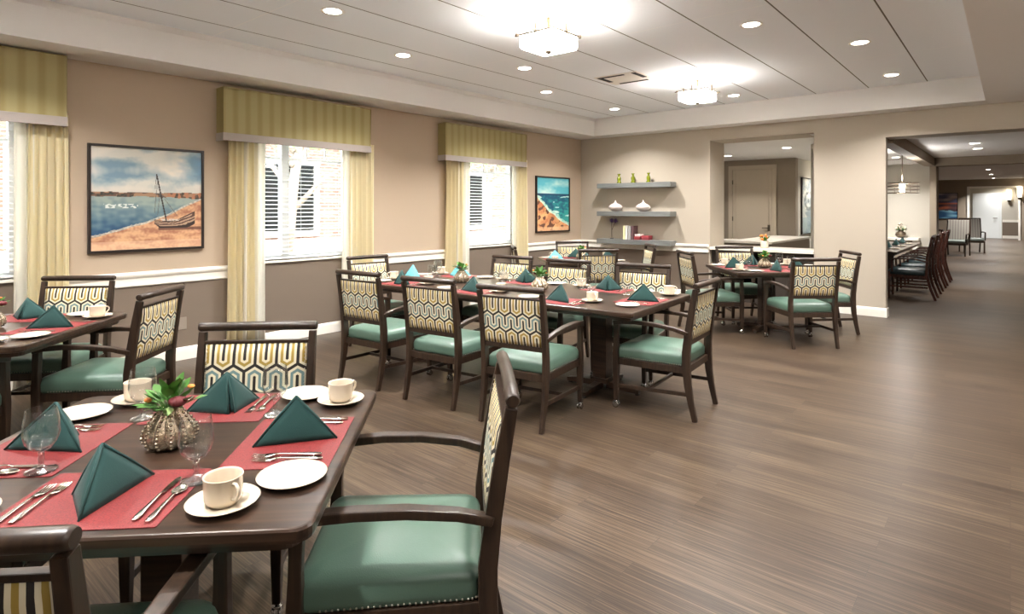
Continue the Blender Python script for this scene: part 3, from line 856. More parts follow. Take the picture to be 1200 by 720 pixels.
t = thing('ceiling_vent', (-3.65, 6.52, ZC)); tag(t, 'square white ceiling air vent with black slots between the flush lamps', 'vent')
MB().box(-.29, .29, -.27, .27, -.006, 0).build('frame', 'white', t, .002)
m = MB()
for s in (-1, 1):
    m.box(s*.235-.028, s*.235+.028, -.24, .06, -.0105, -.0065); m.box(-.20, .10 if s < 0 else .2, s*.215-.022, s*.215+.022, -.0105, -.0065)
m.build('slot', 'slot', t)

# ------------------------------------------------------------------ wall shelves and what stands on them
def shelf(z, label):
    t = thing('wall_shelf', (-5.09+.03, YW, z)); tag(t, label, 'shelf')
    MB().box(-.715, .715, -.235, -.001, 0, .085).build('board', 'shelf', t, .003)
shelf(1.858, 'topmost grey floating shelf holding three lime green vases')
shelf(1.355, 'middle grey floating shelf holding two white vases')
shelf(.86, 'lowest grey floating shelf holding books and a purple flower')
def make_bud():
    t = thing('green_bud_vase')
    MB().lathe([(0, 0), (.04, 0), (.042, .01), (.028, .04), (.035, .075), (.033, .10), (.018, .12), (.016, .14), (.032, .165), (.03, .168), (.014, .145), (0, .14)], n=16).build('body', 'lime', t)
    return t
bv_ = Kind(make_bud)
for x, lab in ((-5.38, 'leftmost of the three lime green bud vases on the top shelf'), (-5.10, 'middle one of the three lime green bud vases'), (-4.80, 'rightmost of the three lime green bud vases')):
    bv_.put((x, 9.38, 1.943), 0, lab, 'vase')
def make_pear():
    t = thing('white_teardrop_vase')
    MB().lathe([(0, 0), (.05, 0), (.095, .03), (.125, .065), (.12, .095), (.08, .125), (.035, .145), (.016, .17), (.008, .20), (0, .2)], n=24).build('body', 'pearl', t)
    return t
pv = Kind(make_pear)
pv.put((-5.45, 9.375, 1.44), 0, 'left white teardrop vase on the middle shelf', 'vase')
pv.put((-4.90, 9.375, 1.44), 0, 'right white teardrop vase on the middle shelf', 'vase')
t = thing('purple_flower_ornament', (-5.53, 9.38, .945)); tag(t, 'dark purple pompom flowers on a thin stem, lowest shelf', 'ornament')
MB().lathe([(0, 0), (.035, 0), (.03, .012), (0, .014)], n=14).build('foot', 'black', t)
MB().tube([(0, 0, .01), (.0, 0, .30)], .005, 6).tube([(0, 0, .15), (.07, 0, .30)], .004, 6).build('stem', 'black', t)
m = MB(); rnd = random.Random(5)
for c, r in (((0, 0, .33), .042), ((.08, 0, .325), .045)):
    m.sphere(c, r*.7, 10, 6)
    for q in range(60):
        u = Vector((rnd.gauss(0, 1), rnd.gauss(0, 1), rnd.gauss(0, 1))).normalized(); v = u.orthogonal()*.006
        p = Vector(c); m.add([p+v, p-v, p+u*r*1.3], [(0, 1, 2)])
m.build('bloom', 'plum', t)
def cbook(x, w, h, dpt, col, lab, lie=False, z=.945):
    mt = plain('book_cover', col, .5)
    t = thing('book', (x, 9.38, z)); tag(t, lab, 'book')
    MB().box(-w/2, -w/2+.003, -dpt/2, dpt/2, 0, h).box(w/2-.003, w/2, -dpt/2, dpt/2, 0, h).box(-w/2, w/2, -dpt/2-.003, -dpt/2, 0, h).build('cover', mt, t)
    MB().box(-w/2+.003, w/2-.003, -dpt/2, dpt/2-.004, .003, h-.003).build('pages', 'china', t)
cbook(-5.23, .035, .24, .17, srgb(225, 220, 170), 'pale yellow upright book on the lowest shelf')
cbook(-5.185, .035, .24, .17, srgb(220, 216, 210), 'cream white upright book beside the pale yellow one')
cbook(-5.125, .05, .235, .17, srgb(160, 158, 156), 'grey upright book in the middle of the row')
cbook(-5.07, .04, .24, .17, srgb(96, 70, 72), 'dark plum upright book at the right of the row')
def flat(name, x, w, h, z, col, lab, dpt=.15):
    t = thing(name, (x, 9.38, z)); tag(t, lab, 'box')
    MB().box(-w/2, w/2, -dpt/2, dpt/2, 0, h).build('body', plain('card', col, .5), t, .003)
    MB().box(-w/2-.002, w/2+.002, -dpt/2-.002, dpt/2+.002, h*.55, h+.003).build('lid', plain('card_lid', tuple(min(1, c*1.5) for c in col[:3])+(1,), .5), t, .002)
flat('keepsake_box', -4.985, .11, .055, .945, srgb(128, 44, 48), 'red keepsake box lying right of the upright books')
flat('keepsake_box', -4.975, .10, .035, 1.004, srgb(214, 190, 186), 'pink keepsake box stacked on the red box')
flat('keepsake_box', -4.83, .13, .07, .945, srgb(132, 52, 58), 'rightmost rose red keepsake box on the lowest shelf')

# wall plates
for y, lab in ((2.36, 'taupe outlet plate low on the left wall'),):
    t = tag(MB().box(XW+.0065, XW+.013, y-.06, y+.06, .30, .42).build('outlet_plate', 'outlet', None, .002), lab, 'outlet')

# ------------------------------------------------------------------ dining chair
def make_chair():
    t = thing('dining_chair')
    # rear legs run on as back stiles
    prof = [(-.345, 0), (-.318, .12), (-.295, .25), (-.285, .38), (-.285, .48), (-.300, .62), (-.325, .78), (-.352, .93)]
    for s in (-1, 1):
        pts = [(s*(.238+.008*z), y, z) for y, z in prof]
        MB().beam(pts, [.026, .029, .032, .034, .034, .034, .032, .03], [.034, .04, .05, .056, .056, .05, .044, .036]).build('leg', 'chairwood', t, .004)
    # front legs run up to the arms
    for s in (-1, 1):
        pts = [(s*.262, .245, .055), (s*.262, .245, .30), (s*.262, .245, .39), (s*.264, .243, .50), (s*.266, .238, .635)]
        l = MB().beam(pts, [.030, .042, .044, .036, .036], [.030, .042, .044, .036, .040]).build('leg', 'chairwood', t, .004)
        m = MB(); m.lathe([(.0, .075), (.012, .075), (.014, .05), (.020, .048), (.020, .040), (0, .04)], (s*.262, .245, 0), 12)
        for q in (-1, 1):
            cx = s*.262+q*.012
            rings = [[(cx+dx, .245+.024*k*math.cos(a), .024+.024*k*math.sin(a)) for a in [2*PI*i/14 for i in range(14)]] for dx, k in ((-.006, .7), (-.005, 1), (.005, 1), (.006, .7))]
            m.loft(rings, True, True)
        m.build('caster', 'chrome', l)
        pts = [(s*.250, -.300, .612), (s*.262, -.20, .640), (s*.270, -.06, .656), (s*.272, .08, .658), (s*.270, .19, .650), (s*.267, .262, .636)]
        MB().beam(pts, [.032, .040, .046, .048, .046, .040], [.030, .028, .028, .028, .030, .034]).build('arm', 'chairwood', t, .006)
    # rails of the back
    m = MB(); rings = []
    for x in (-.264, -.255, -.12, 0, .12, .255, .264):
        k = .8 if abs(x) > .26 else 1
        cy = -.355-.004*(1-(x/.26)**2)
        rings.append([(x, cy+.022*k*math.cos(a), .952+(.021*k*math.sin(a) if math.sin(a) > 0 else .020*k*math.sin(a))) for a in [2*PI*i/16 for i in range(16)]])
    m.loft(rings, True, True)
    m.build('top_rail', 'chairwood', t)
    MB().beam([(-.24, -.338, .885), (.24, -.338, .885)], .014, .024, (0, 0, 1)).build('back_rail', 'chairwood', t, .003)
    MB().beam([(-.235, -.292, .545), (.235, -.292, .545)], .034, .026, (0, 0, 1)).build('back_rail', 'chairwood', t, .003)
    # upholstered back panel, fabric front and back
    def panel(z): # centre line of the lean
        return -.296-(z-.56)*.130
    m = MB(); nx, nz_ = 10, 8; F = []; B = []
    for j in range(nz_+1):
        z = .563+.314*j/nz_
        F.append([]); B.append([])
        for i in range(nx+1):
            x = -.224+.448*i/nx
            e = (1-abs(2*i/nx-1)**6)*(1-abs(2*j/nz_-1)**6)
            F[-1].append((x, panel(z)+.010+.014*e, z)); B[-1].append((x, panel(z)-.010-.009*e, z))
    m.loft(F, True, False, False); m.loft(B, True, False, False)
    for a, b in ((F[0], B[0]), (F[-1], B[-1]), ([r[0] for r in F], [r[0] for r in B]), ([r[-1] for r in F], [r[-1] for r in B])): m.loft([a, b], False, False, False)
    bk = m.build('backrest', 'hexfab', t)
    m = MB()
    for i in range(20):
        z = .57+.306*i/19
        for s in (-1, 1): m.sphere((s*.218, panel(z)+.012, z), .0035, 5, 3)
    m.build('nailhead_trim', 'nail', bk)
    # seat
    m = MB(); rings = []
    def sr(ins, z):
        a = rrect(.262-ins, .265-ins, max(.045-ins*.3, .01), z, 6, 0, -.008)
        return [(x*(1-.10*max(0, (.1-y))/.37), y, zz+.004*math.cos(x*5)) for x, y, zz in a]
    for ins, z in ((.012, .372), (.002, .382), (0, .40), (0, .43), (.006, .448), (.02, .462), (.05, .473), (.10, .481), (.17, .486), (.25, .487)): rings.append(sr(ins, z))
    m.loft(rings, True, True); st = m.build('seat', 'teal', t)
    m = MB()
    ring = sr(-.001, .384); per = 120; L = []
    for i in range(len(ring)):
        a, b = Vector(ring[i]), Vector(ring[(i+1) % len(ring)]); n = max(1, int((b-a).length/.016))
        for q in range(n):
            c = a.lerp(b, q/n)
            if abs(c.x) > .215 and c.y > .19: continue
            if c.y > -.27: L.append(c)
    for c in L: m.sphere(c, .0038, 5, 3)
    m.build('nailhead_trim', 'nail', st)
    m = MB(); m.box(-.245, .245, .215, .25, .325, .375); m.box(-.23, .23, -.29, -.262, .325, .375)
    for s in (-1, 1): m.beam([(s*.228, -.285, .35), (s*.25, .24, .35)], .028, .05, (1, 0, 0))
    m.build('seat_frame', 'chairwood', t, .003)
    for s in (-1, 1):
        MB().beam([(s*.240, -.30, .185), (s*.260, .235, .165)], .018, .028, (1, 0, 0)).build('stretcher', 'chairwood', t, .003)
    MB().beam([(-.25, .0, .172), (.25, .0, .172)], .024, .018, (0, 0, 1)).build('stretcher', 'chairwood', t, .003)
    return t
CH = Kind(make_chair)
YB = .355     # distance from chair origin to the top rail
def chair(topx, topy, face, label, group=None):
    """placed by the middle of its top rail; face = direction in degrees the sitter looks"""
    f = R(face); return CH.put((topx+YB*math.cos(f), topy+YB*math.sin(f), 0), f-PI/2, label, 'chair', group)

# ------------------------------------------------------------------ tables
def table(name, cx, cy, ang, hx, hy, label, feet, r=.05, mat='tablewood'):
    t = thing(name, (cx, cy, 0), R(ang)); tag(t, label, 'table')
    m = MB(); m.loft([rrect(hx-.012, hy-.012, r, .722), rrect(hx-.002, hy-.002, r, .726), rrect(hx, hy, r, .735), rrect(hx, hy, r, .754), rrect(hx-.004, hy-.004, r, .759), rrect(hx-.008, hy-.008, r, .76)], False, True)
    m.build('tabletop', mat, t)
    m = MB(); m.loft([rrect(hx-.035, hy-.035, r, .695), rrect(hx-.03, hy-.03, r, .722)], False, True)
    m.build('table_frame', mat, t)
    for fx in feet:
        m = MB(); m.box(fx-.06, fx+.06, -.06, .06, .06, .695); m.box(fx-.16, fx+.16, -.16, .16, .665, .695); m.box(fx-.075, fx+.075, -.075, .075, .06, .10)
        p = m.build('pedestal', mat, t, .004)
        for a in range(4):
            b = MB().beam([(.05, 0, .045), (.22, 0, .04), (.33, 0, .028)], [.07, .065, .055], [.05, .045, .03], (0, 1, 0)).xf(Matrix.Translation((fx, 0, 0)) @ Matrix.Rotation(R(45+90*a) if len(feet) == 1 else R(90*a), 4, 'Z'))
            b.build('foot', mat, p, .004)
            g = MB().lathe([(0, 0), (.02, 0), (.02, .014), (0, .016)], n=10); g.xf(Matrix.Translation((fx, 0, 0)) @ Matrix.Rotation(R(45+90*a) if len(feet) == 1 else R(90*a), 4, 'Z') @ Matrix.Translation((.31, 0, 0))); g.build('glide', 'rubber', p)
    return t

# ------------------------------------------------------------------ table things
def mk_mat_one():
    m = MB(); m.loft([rrect(.203, .155, .004, 0, 2), rrect(.203, .155, .004, .002, 2)], False, True)
    return m.build('placemat', 'mat')
def tri_panel(m, a, b, c, bow, th=.003, n=8):
    a, b, c = Vector(a), Vector(b), Vector(c); nrm = (b-a).cross(c-a).normalized()
    idx = {}; vs = []
    for i in range(n+1):
        for j in range(n+1-i):
            u, v = i/n, j/n; w = 1-u-v
            p = a*w+b*u+c*v; k = bow*27*u*v*w
            idx[(i, j)] = len(vs); vs.append(p+nrm*k)
    N = len(vs); vs2 = [p-nrm*th for p in vs]; fs = []
    for i in range(n):
        for j in range(n-i):
            fs.append((idx[(i, j)], idx[(i+1, j)], idx[(i, j+1)])); fs.append((idx[(i, j)]+N, idx[(i, j+1)]+N, idx[(i+1, j)]+N))
            if i+j < n-1:
                q = (idx[(i+1, j)], idx[(i+1, j+1)], idx[(i, j+1)]); fs.append(q); fs.append(tuple(x+N for x in reversed(q)))
    for k in range(n):
        for p, q in (((k, 0), (k+1, 0)), ((0, k+1), (0, k)), ((n-k-1, k+1) if False else (n-k, k), (n-k-1, k+1))):
            fs.append((idx[q], idx[p], idx[p]+N, idx[q]+N))
    m.add(vs+vs2, fs, True)
def mk_napkin(col='napkin'):
    """pyramid fold: broad front face towards -Y, two folded wings behind with an open crease at +Y"""
    P = (0, .012, .132); A = (-.125, -.035, .001); B = (.125, -.035, .001); Cc = (0, .085, .001)
    m = MB()
    tri_panel(m, A, B, P, .006)
    tri_panel(m, B, (.010, .088, .001), (.004, .018, .130), .007)
    tri_panel(m, (-.010, .088, .001), A, (-.004, .018, .130), .007)
    # inner layers of the fold
    tri_panel(m, (.110, -.026, .001), (.004, .070, .001), (.002, .014, .118), .004)
    tri_panel(m, (-.004, .070, .001), (-.110, -.026, .001), (-.002, .014, .118), .004)
    # soft rolled hems along the ridges
    m.tube([A, (-.063, -.012, .068), P], [.0028, .0036, .0040], 6); m.tube([B, (.063, -.012, .068), P], [.0028, .0036, .0040], 6)
    m.tube([(.010, .088, .003), (.007, .053, .066), P], [.003, .0036, .004], 6); m.tube([(-.010, .088, .003), (-.007, .053, .066), P], [.003, .0036, .004], 6)
    return m.build('folded_napkin', col)
def mk_plate():
    return MB().lathe([(0, .003), (.040, .003), (.042, 0), (.046, .003), (.055, .006), (.082, .012), (.084, .0145), (.080, .0145), (.056, .009), (.048, .0065), (0, .006)], n=40).xf(Matrix.Diagonal((1.1, 1.1, 1, 1))).build('bread_plate', 'china')
def mk_saucer():
    return MB().lathe([(0, .003), (.038, .003), (.040, 0), (.044, .003), (.06, .008), (.076, .016), (.078, .0185), (.074, .018), (.056, .011), (.036, .008), (.034, .006), (0, .006)], n=40).xf(Matrix.Diagonal((1.1, 1.1, 1, 1))).build('saucer', 'china')
def mk_cup():
    t = thing('coffee_cup')
    MB().lathe([(0, .003), (.022, .003), (.023, 0), (.028, 0), (.030, .004), (.036, .008), (.0385, .014), (.0395, .030), (.040, .058), (.0412, .061), (.0405, .0625), (.0385, .0615), (.037, .057), (.0365, .03), (.0355, .015), (.030, .010), (0, .009)], n=32).xf(Matrix.Scale(1.14, 4)).build('bowl', 'china', t)
    MB().tube([(.038, 0, .052), (.052, 0, .054), (.061, 0, .046), (.060, 0, .034), (.050, 0, .022), (.037, 0, .018)], [.0035, .0038, .004, .004, .0038, .0034], 8).xf(Matrix.Scale(1.14, 4)).build('handle', 'china', t)
    return t
def mk_goblet():
    t = thing('water_goblet'); S = Matrix.Scale(1.15, 4)
    bowl = [(0, .046), (.007, .046), (.020, .054), (.033, .070), (.0385, .092), (.037, .120), (.0325, .150), (.0318, .1508), (.0312, .150), (.0355, .120), (.037, .092), (.0315, .0715), (.019, .0575), (0, .053)]
    MB().lathe(bowl, n=40).xf(S).build('bowl', 'glass', t)
    stem = [(0, 0), (.034, 0), (.0355, .0015), (.031, .0045), (.012, .009), (.0065, .014), (.005, .022), (.0075, .030), (.0055, .038), (.007, .0455), (0, .0455)]
    MB().lathe(stem, n=28).xf(S).build('stem', 'solidglass', t)
    return t
def mk_tumbler():
    return MB().lathe([(0, 0), (.030, 0), (.031, .004), (.034, .08), (.0335, .082), (.032, .08), (.0285, .012), (0, .010)], n=28).build('glass_tumbler', 'glass')
def handle_pts(m, w0=.006, w1=.0095):
    rings = []
    for y, w, z, th in ((-.10, .004, .004, .0025), (-.096, w1*.8, .0045, .003), (-.08, w1, .005, .0035), (-.05, w1*.72, .006, .0035), (-.01, .0045, .007, .003), (.02, .0036, .008, .003), (.035, .0042, .007, .0028)):
        rings.append([(-w, y, z-th/2), (w, y, z-th/2), (w*.7, y, z+th/2), (-w*.7, y, z+th/2)])
    m.loft(rings, True, True)
def mk_fork():
    m = MB(); handle_pts(m); rings = []
    for y, w, z in ((.033, .0042, .007), (.045, .009, .005), (.055, .0118, .003), (.064, .0124, .0022)):
        rings.append([(-w, y, z-.001), (w, y, z-.001), (w, y, z+.001), (-w, y, z+.001)])
    m.loft(rings, True, True)
    for x in (-.0105, -.0035, .0035, .0105):
        m.beam([(x, .062, .0022), (x, .085, .003), (x*.95, .102, .006)], [.0036, .0034, .0018], .0018)
    return m.build('dinner_fork', 'steel')
def mk_knife():
    m = MB(); handle_pts(m); rings = []
    for y, a, b in ((.033, -.004, .004), (.045, -.006, .006), (.09, -.006, .0085), (.115, -.004, .0085), (.124, .003, .006)):
        rings.append([(a, y, .0035), (b, y, .0035), (b, y, .0045), (a, y, .0055)])
    m.loft(rings, False, True)
    return m.build('table_knife', 'steel')
def mk_spoon():
    m = MB(); handle_pts(m)
    rings = []
    for k in range(9):
        q = k/8; y = .033+.055*q; w = max(.0035, .0175*math.sin(PI*min(1, q*.93+.05))**.7); dep = .006*math.sin(PI*q)
        z = .0065-.001*q
        rings.append([(w*math.cos(a), y, z+.0006-dep*(1-abs(math.cos(a))**2)) for a in [PI*j/10 for j in range(11)]]+[(w*1.04*math.cos(a), y, z-.0008-dep*(1-abs(math.cos(a))**2)) for a in [PI-PI*j/10 for j in range(11)]])
    m.loft(rings, True, True)
    return m.build('spoon', 'steel')
K = dict(mat=Kind(mk_mat_one), nap=Kind(mk_napkin), aqua=Kind(lambda: mk_napkin('aqua')), plate=Kind(mk_plate), saucer=Kind(mk_saucer), cup=Kind(mk_cup),
         goblet=Kind(mk_goblet), tumbler=Kind(mk_tumbler), fork=Kind(mk_fork), knife=Kind(mk_knife), spoon=Kind(mk_spoon))
NAMES = dict(mat=('red woven placemat', 'placemat'), nap=('dark teal pyramid-folded napkin', 'napkin'), aqua=('pale aqua folded napkin', 'napkin'),
             plate=('cream bread plate', 'plate'), saucer=('cream saucer', 'saucer'), cup=('cream coffee cup', 'cup'), goblet=('clear stemmed water goblet', 'glass'),
             tumbler=('small clear tumbler', 'glass'), knife=('steel knife', 'knife'), spoon=('steel spoon', 'spoon'))

def setting(tx, ty, tang, side, ex, where, items='mat nap plate saucer cup goblet fork fork2 knife spoon', off=0, nap_rot=0, nap_at=(0, .175), grp=None, ov={}):
    """side: angle (deg, table frame) of the outward normal of the edge; ex: distance centre-edge; off: slide along the edge.
    s runs to the diner's right, t inward from the edge"""
    a = R(tang+side); out = Vector((math.cos(a), math.sin(a))); rt = Vector((-out.y, out.x))   # diner looks along -out; his right is +90 deg of out
    P = lambda s, t: (tx+out.x*(ex-t)+rt.x*(s+off), ty+out.y*(ex-t)+rt.y*(s+off))
    face = math.atan2(-out.y, -out.x)-PI/2      # local +Y points inward
    zt = .7602; zm = zt+.0021
    def put(k, s, t, z, rz=0, extra=''):
        x, y = P(*ov.get(k+extra, (s, t)))
        n, cat = NAMES.get(k, ('steel fork', 'fork'))
        lab = (extra+' ' if extra else '')+n+' '+where
        K[k].put((x, y, z), face+rz, lab, cat, grp)
    it = items.split()
    if 'mat' in it: put('mat', 0, .188, zt)
    if 'nap' in it: put('nap', nap_at[0], nap_at[1], zm, R(nap_rot))
    if 'aqua' in it: put('aqua', nap_at[0], nap_at[1], zm, R(nap_rot))
    if 'plate' in it: put('plate', -.30, .10, zt)
    if 'saucer' in it: put('saucer', .33, .11, zt)
    if 'cup' in it:
        x, y = P(*ov.get('saucer', (.33, .11))); K['cup'].put((x, y, zt+.0075), face+R(-40), NAMES['cup'][0]+' '+where, 'cup', grp)
    if 'goblet' in it: put('goblet', .20, .275, zm, R(0))
    if 'tumbler' in it: put('tumbler', .12, .30, zm)
    if 'fork' in it: put('fork', -.14, .17, zm, 0, 'inner')
    if 'fork2' in it: put('fork', -.173, .16, zm, 0, 'outer')
    if 'knife' in it: put('knife', .14, .16, zm)
    if 'spoon' in it: put('spoon', .175, .15, zm)

def leaf_blade(m, base, d, up, L, w):
    d = d.normalized(); sd = d.cross(up).normalized(); nn = sd.cross(d)
    c = [base+d*L*q+nn*(-.25*L*q*q) for q in (0, .25, .5, .75, 1)]; ws = [.1, .85, 1, .65, .02]
    vs = []
    for p, k in zip(c, ws): vs += [p-sd*w*k, p-nn*w*.25*k, p+sd*w*k]
    N = len(vs); vs2 = [v-nn*.0006 for v in vs]; fs = []
    for i in range(4):
        for j in range(2):
            q = (i*3+j, i*3+j+1, (i+1)*3+j+1, (i+1)*3+j); fs.append(q); fs.append(tuple(N+k for k in reversed(q)))
    m.add(vs+vs2, fs, True)
def mk_vase_maker(red=True, seed=1):
    def mk():
        t = thing('flower_vase'); rnd = random.Random(seed)
        m = MB(); n = 96; rings = []
        prof = ((.030, 0), (.052, .004), (.066, .018), (.071, .036), (.067, .058), (.053, .082), (.040, .100), (.031, .114), (.033, .124), (.028, .124), (.024, .10))
        for r, z in prof:
            rings.append([(r*(1+.08*math.cos(12*a)*(1 if z > .002 else 0))*math.cos(a), r*(1+.08*math.cos(12*a))*math.sin(a), z) for a in [2*PI*i/n for i in range(n)]])
        m.loft(rings, True, False)
        m.add(rings[0], [tuple(range(n))]); vs_ = m.build('vase', 'silver', t)
        m = MB()
        for q in range(12):
            a = 2*PI*q/12
            for zz in range(9):
                z = .012+.0115*zz; f = 0
                for (r0, z0), (r1, z1) in zip(prof, prof[1:]):
                    if z0 <= z <= z1: f = r0+(r1-r0)*(z-z0)/(z1-z0); break
                m.sphere((f*1.08*math.cos(a), f*1.08*math.sin(a), z), .0052, 6, 4)
        m.build('beading', 'silver', vs_)
        m = MB()
        for q in range(40):
            a = rnd.uniform(0, 6.28); el = rnd.uniform(.35, 1.45); d = Vector((math.cos(a)*math.cos(el), math.sin(a)*math.cos(el), math.sin(el)))
            b = Vector((d.x*.012, d.y*.012, .115)); tip = b+d*rnd.uniform(.02, .065)
            m.tube([b, tip], .0012, 5); leaf_blade(m, tip, d+Vector((0, 0, .1)), Vector((0, 0, 1)), rnd.uniform(.034, .050), rnd.uniform(.015, .021))
        m.build('foliage', 'leaf', t)
        for q in range(5):
            m = MB(); a = rnd.uniform(0, 6.28); d = Vector((math.cos(a), math.sin(a), rnd.uniform(-.1, .6))).normalized()
            leaf_blade(m, Vector((d.x*.025, d.y*.025, .128)), d, Vector((0, 0, 1)), .045, .015)
            m.build('pale_leaf', 'leaf2', t)
        def bloom(c, r, mat, petals=14):
            m = MB(); m.sphere(c, r*.55, 10, 6)
            for q in range(petals):
                a = q*2.4; k = .35+.65*q/petals; rr = r*k
                p = Vector(c)+Vector((math.cos(a)*rr*.5, math.sin(a)*rr*.5, r*.1*(1-k)))
                m.sphere(p, r*.55, 8, 5, (.9, .9, .75))
            m.build('bloom', mat, t)
        if red: bloom((.044, -.040, .150), .030, 'rose', 20)
        else: bloom((.0, -.03, .150), .026, 'rose')
        bloom((-.050, -.030, .152), .014, 'orange', 7); bloom((.055, .02, .178), .014, 'orange', 7)
        return t
    return mk

# foremost table ---------------------------------------------------------------
NT = (-2.005, .728, 44.6)
table('dining_table', NT[0], NT[1], NT[2], .56, .53, 'dark square dining table in the foreground, set for four', (0,), .045)
a45 = 44.6
chair(-1.26, 1.47, 224.5, 'patterned-back armchair at the right side of the foreground table')
chair(-2.665, 1.345, -45, 'armchair behind the foreground table, its patterned back facing the camera')
chair(-1.375, .100, 134.6, 'dark chair cut off at the bottom left corner, back to the camera')
chair(-2.76, -.03, 44.6, 'armchair on the left of the foreground table, outside the frame')
NTW = {'N': 'at the foreground table, setting nearest the camera', 'R': 'at the foreground table, right-hand setting',
       'F': 'at the foreground table, far-side setting', 'L': 'at the foreground table, left-hand setting'}
full = 'mat nap plate saucer cup goblet fork fork2 knife spoon'
setting(*NT, -90, .53, NTW['N'], full, nap_rot=79, nap_at=(0, .20), ov={'goblet': (.19, .27), 'saucer': (.318, .125), 'plate': (-.30, .11)})
setting(*NT, 0, .56, NTW['R'], full, nap_rot=-77, nap_at=(.015, .182), ov={'saucer': (.37, .115), 'plate': (-.265, .115), 'goblet': (.25, .32), 'forkinner': (-.118, .17), 'forkouter': (-.148, .16)})
setting(*NT, 90, .53, NTW['F'], full, nap_rot=33, nap_at=(-.035, .19), ov={'plate': (-.29, .07), 'saucer': (.33, .09), 'goblet': (.21, .285)}, off=0)
setting(*NT, 180, .56, NTW['L'], full, nap_rot=81, nap_at=(-.01, .205), ov={'goblet': (.165, .29), 'plate': (-.30, .115), 'saucer': (.30, .09)})
V1 = Kind(mk_vase_maker(True, 3)); V2 = Kind(mk_vase_maker(False, 8))
V1.put((-2.0, .725, .7602), R(42), 'silver ribbed vase of red and orange flowers on the foreground table', 'vase')

# left table --------------------------------------------------------------------
LT = (-4.815, .705, 44.6)
table('dining_table', LT[0], LT[1], LT[2], .56, .53, 'dark dining table at the left edge of the photo below the curtain', (0,), .06)
chair(-4.245, 1.49, 223, 'teal-seated armchair seen from its side left of the boat painting')
chair(-5.56, 1.36, -43.5, 'armchair with patterned back against the left wall under the painting')
chair(-4.15, .11, 134.6, 'armchair at the left edge, only its arm and seat corner visible')
w = 'on the left table, '
setting(*LT, -90, .53, w+'setting nearest the camera', 'mat nap plate saucer cup goblet fork knife', nap_rot=80)
setting(*LT, 0, .56, w+'right-hand setting', 'mat nap plate saucer cup fork knife spoon', nap_rot=-80, ov={'saucer': (.32, .10), 'plate': (-.28, .11)})
setting(*LT, 90, .53, w+'setting toward the wall', 'mat nap plate saucer cup goblet fork knife', nap_rot=0)
setting(*LT, 180, .56, w+'setting outside the frame', 'mat nap plate saucer cup goblet', nap_rot=90)
V1.put((-4.80, .72, .7602), R(100), 'silver ribbed vase with greenery at the left edge, on the left table', 'vase')

# long middle table ----------------------------------------------------------------
ta = 3.43; cs, sn = math.cos(R(ta)), math.sin(R(ta)); MO = Vector((-2.025, 3.71)); ML, MD = 2.98, 1.17
mp_ = lambda u, v: (MO.x+u*cs-v*sn, MO.y+u*sn+v*cs)
mc = mp_(-ML/2, MD/2)
table('dining_table', mc[0], mc[1], ta, ML/2, MD/2, 'long dark dining table in the middle of the room, set for eight', (-.95, 0, .95), .02)
def mchair(u, v, face, lab): x, y = mp_(u, v); chair(x, y, face+ta, lab)
mchair(-.62, -.60, 97, 'chair at the near side of the long table, rightmost of three backs')
mchair(-1.40, -.60, 94, 'chair at the near side of the long table, middle of three backs')
mchair(-2.21, -.61, 92, 'chair at the near side of the long table, leftmost of three backs')
mchair(.36, .50, 181, 'armchair at the right-hand head of the long table')
mchair(-3.44, .52, -6, 'chair at the left-hand head of the long table')
mchair(-2.12, 1.45, -86, 'pale-backed chair on the far side of the long table, below the farthest window')
mchair(-1.38, 1.42, -89, 'chair on the far side of the long table, middle of three')
mchair(-.56, 1.44, -84, 'chair on the far side of the long table, rightmost of three')
mid = (mc[0], mc[1], ta)
itm = 'mat nap plate saucer cup goblet fork knife spoon'
for uu, nm in ((-.70, 'right'), (-1.61, 'middle'), (-2.50, 'left')):
    setting(*mid, -90, MD/2, 'on the long table, near side, %s setting' % nm, itm, off=uu+ML/2, nap_rot=-12 if nm != 'left' else 150,
            ov={'saucer': (.22, .30), 'plate': (-.31, .18), 'goblet': (.13, .44)} )
    setting(*mid, 90, MD/2, 'on the long table, far side, %s setting' % nm, itm if nm != 'left' else itm.replace('nap', 'aqua'), off=-(uu+ML/2), nap_rot=20,
            ov={'saucer': (.30, .14), 'plate': (-.32, .12), 'goblet': (.22, .27)})
setting(*mid, 0, ML/2, 'on the long table, right-hand head setting', itm, nap_rot=-75, ov={'saucer': (.42, .13), 'plate': (-.30, .17), 'goblet': (.2, .42)})
setting(*mid, 180, ML/2, 'on the long table, left-hand head setting', itm.replace('nap', 'aqua')+' tumbler', nap_rot=70, ov={'goblet': (-.22, .34), 'tumbler': (-.46, .05), 'plate': (-.24, .10), 'saucer': (.20, .12)})
V2.put(mp_(-2.12, .60)+(.7602,), 0, 'silver ribbed vase with green leaves, left one on the long table', 'vase')
V1.put(mp_(-1.18, .60)+(.7602,), R(200), 'silver ribbed vase with dark red flower, right one on the long table', 'vase')

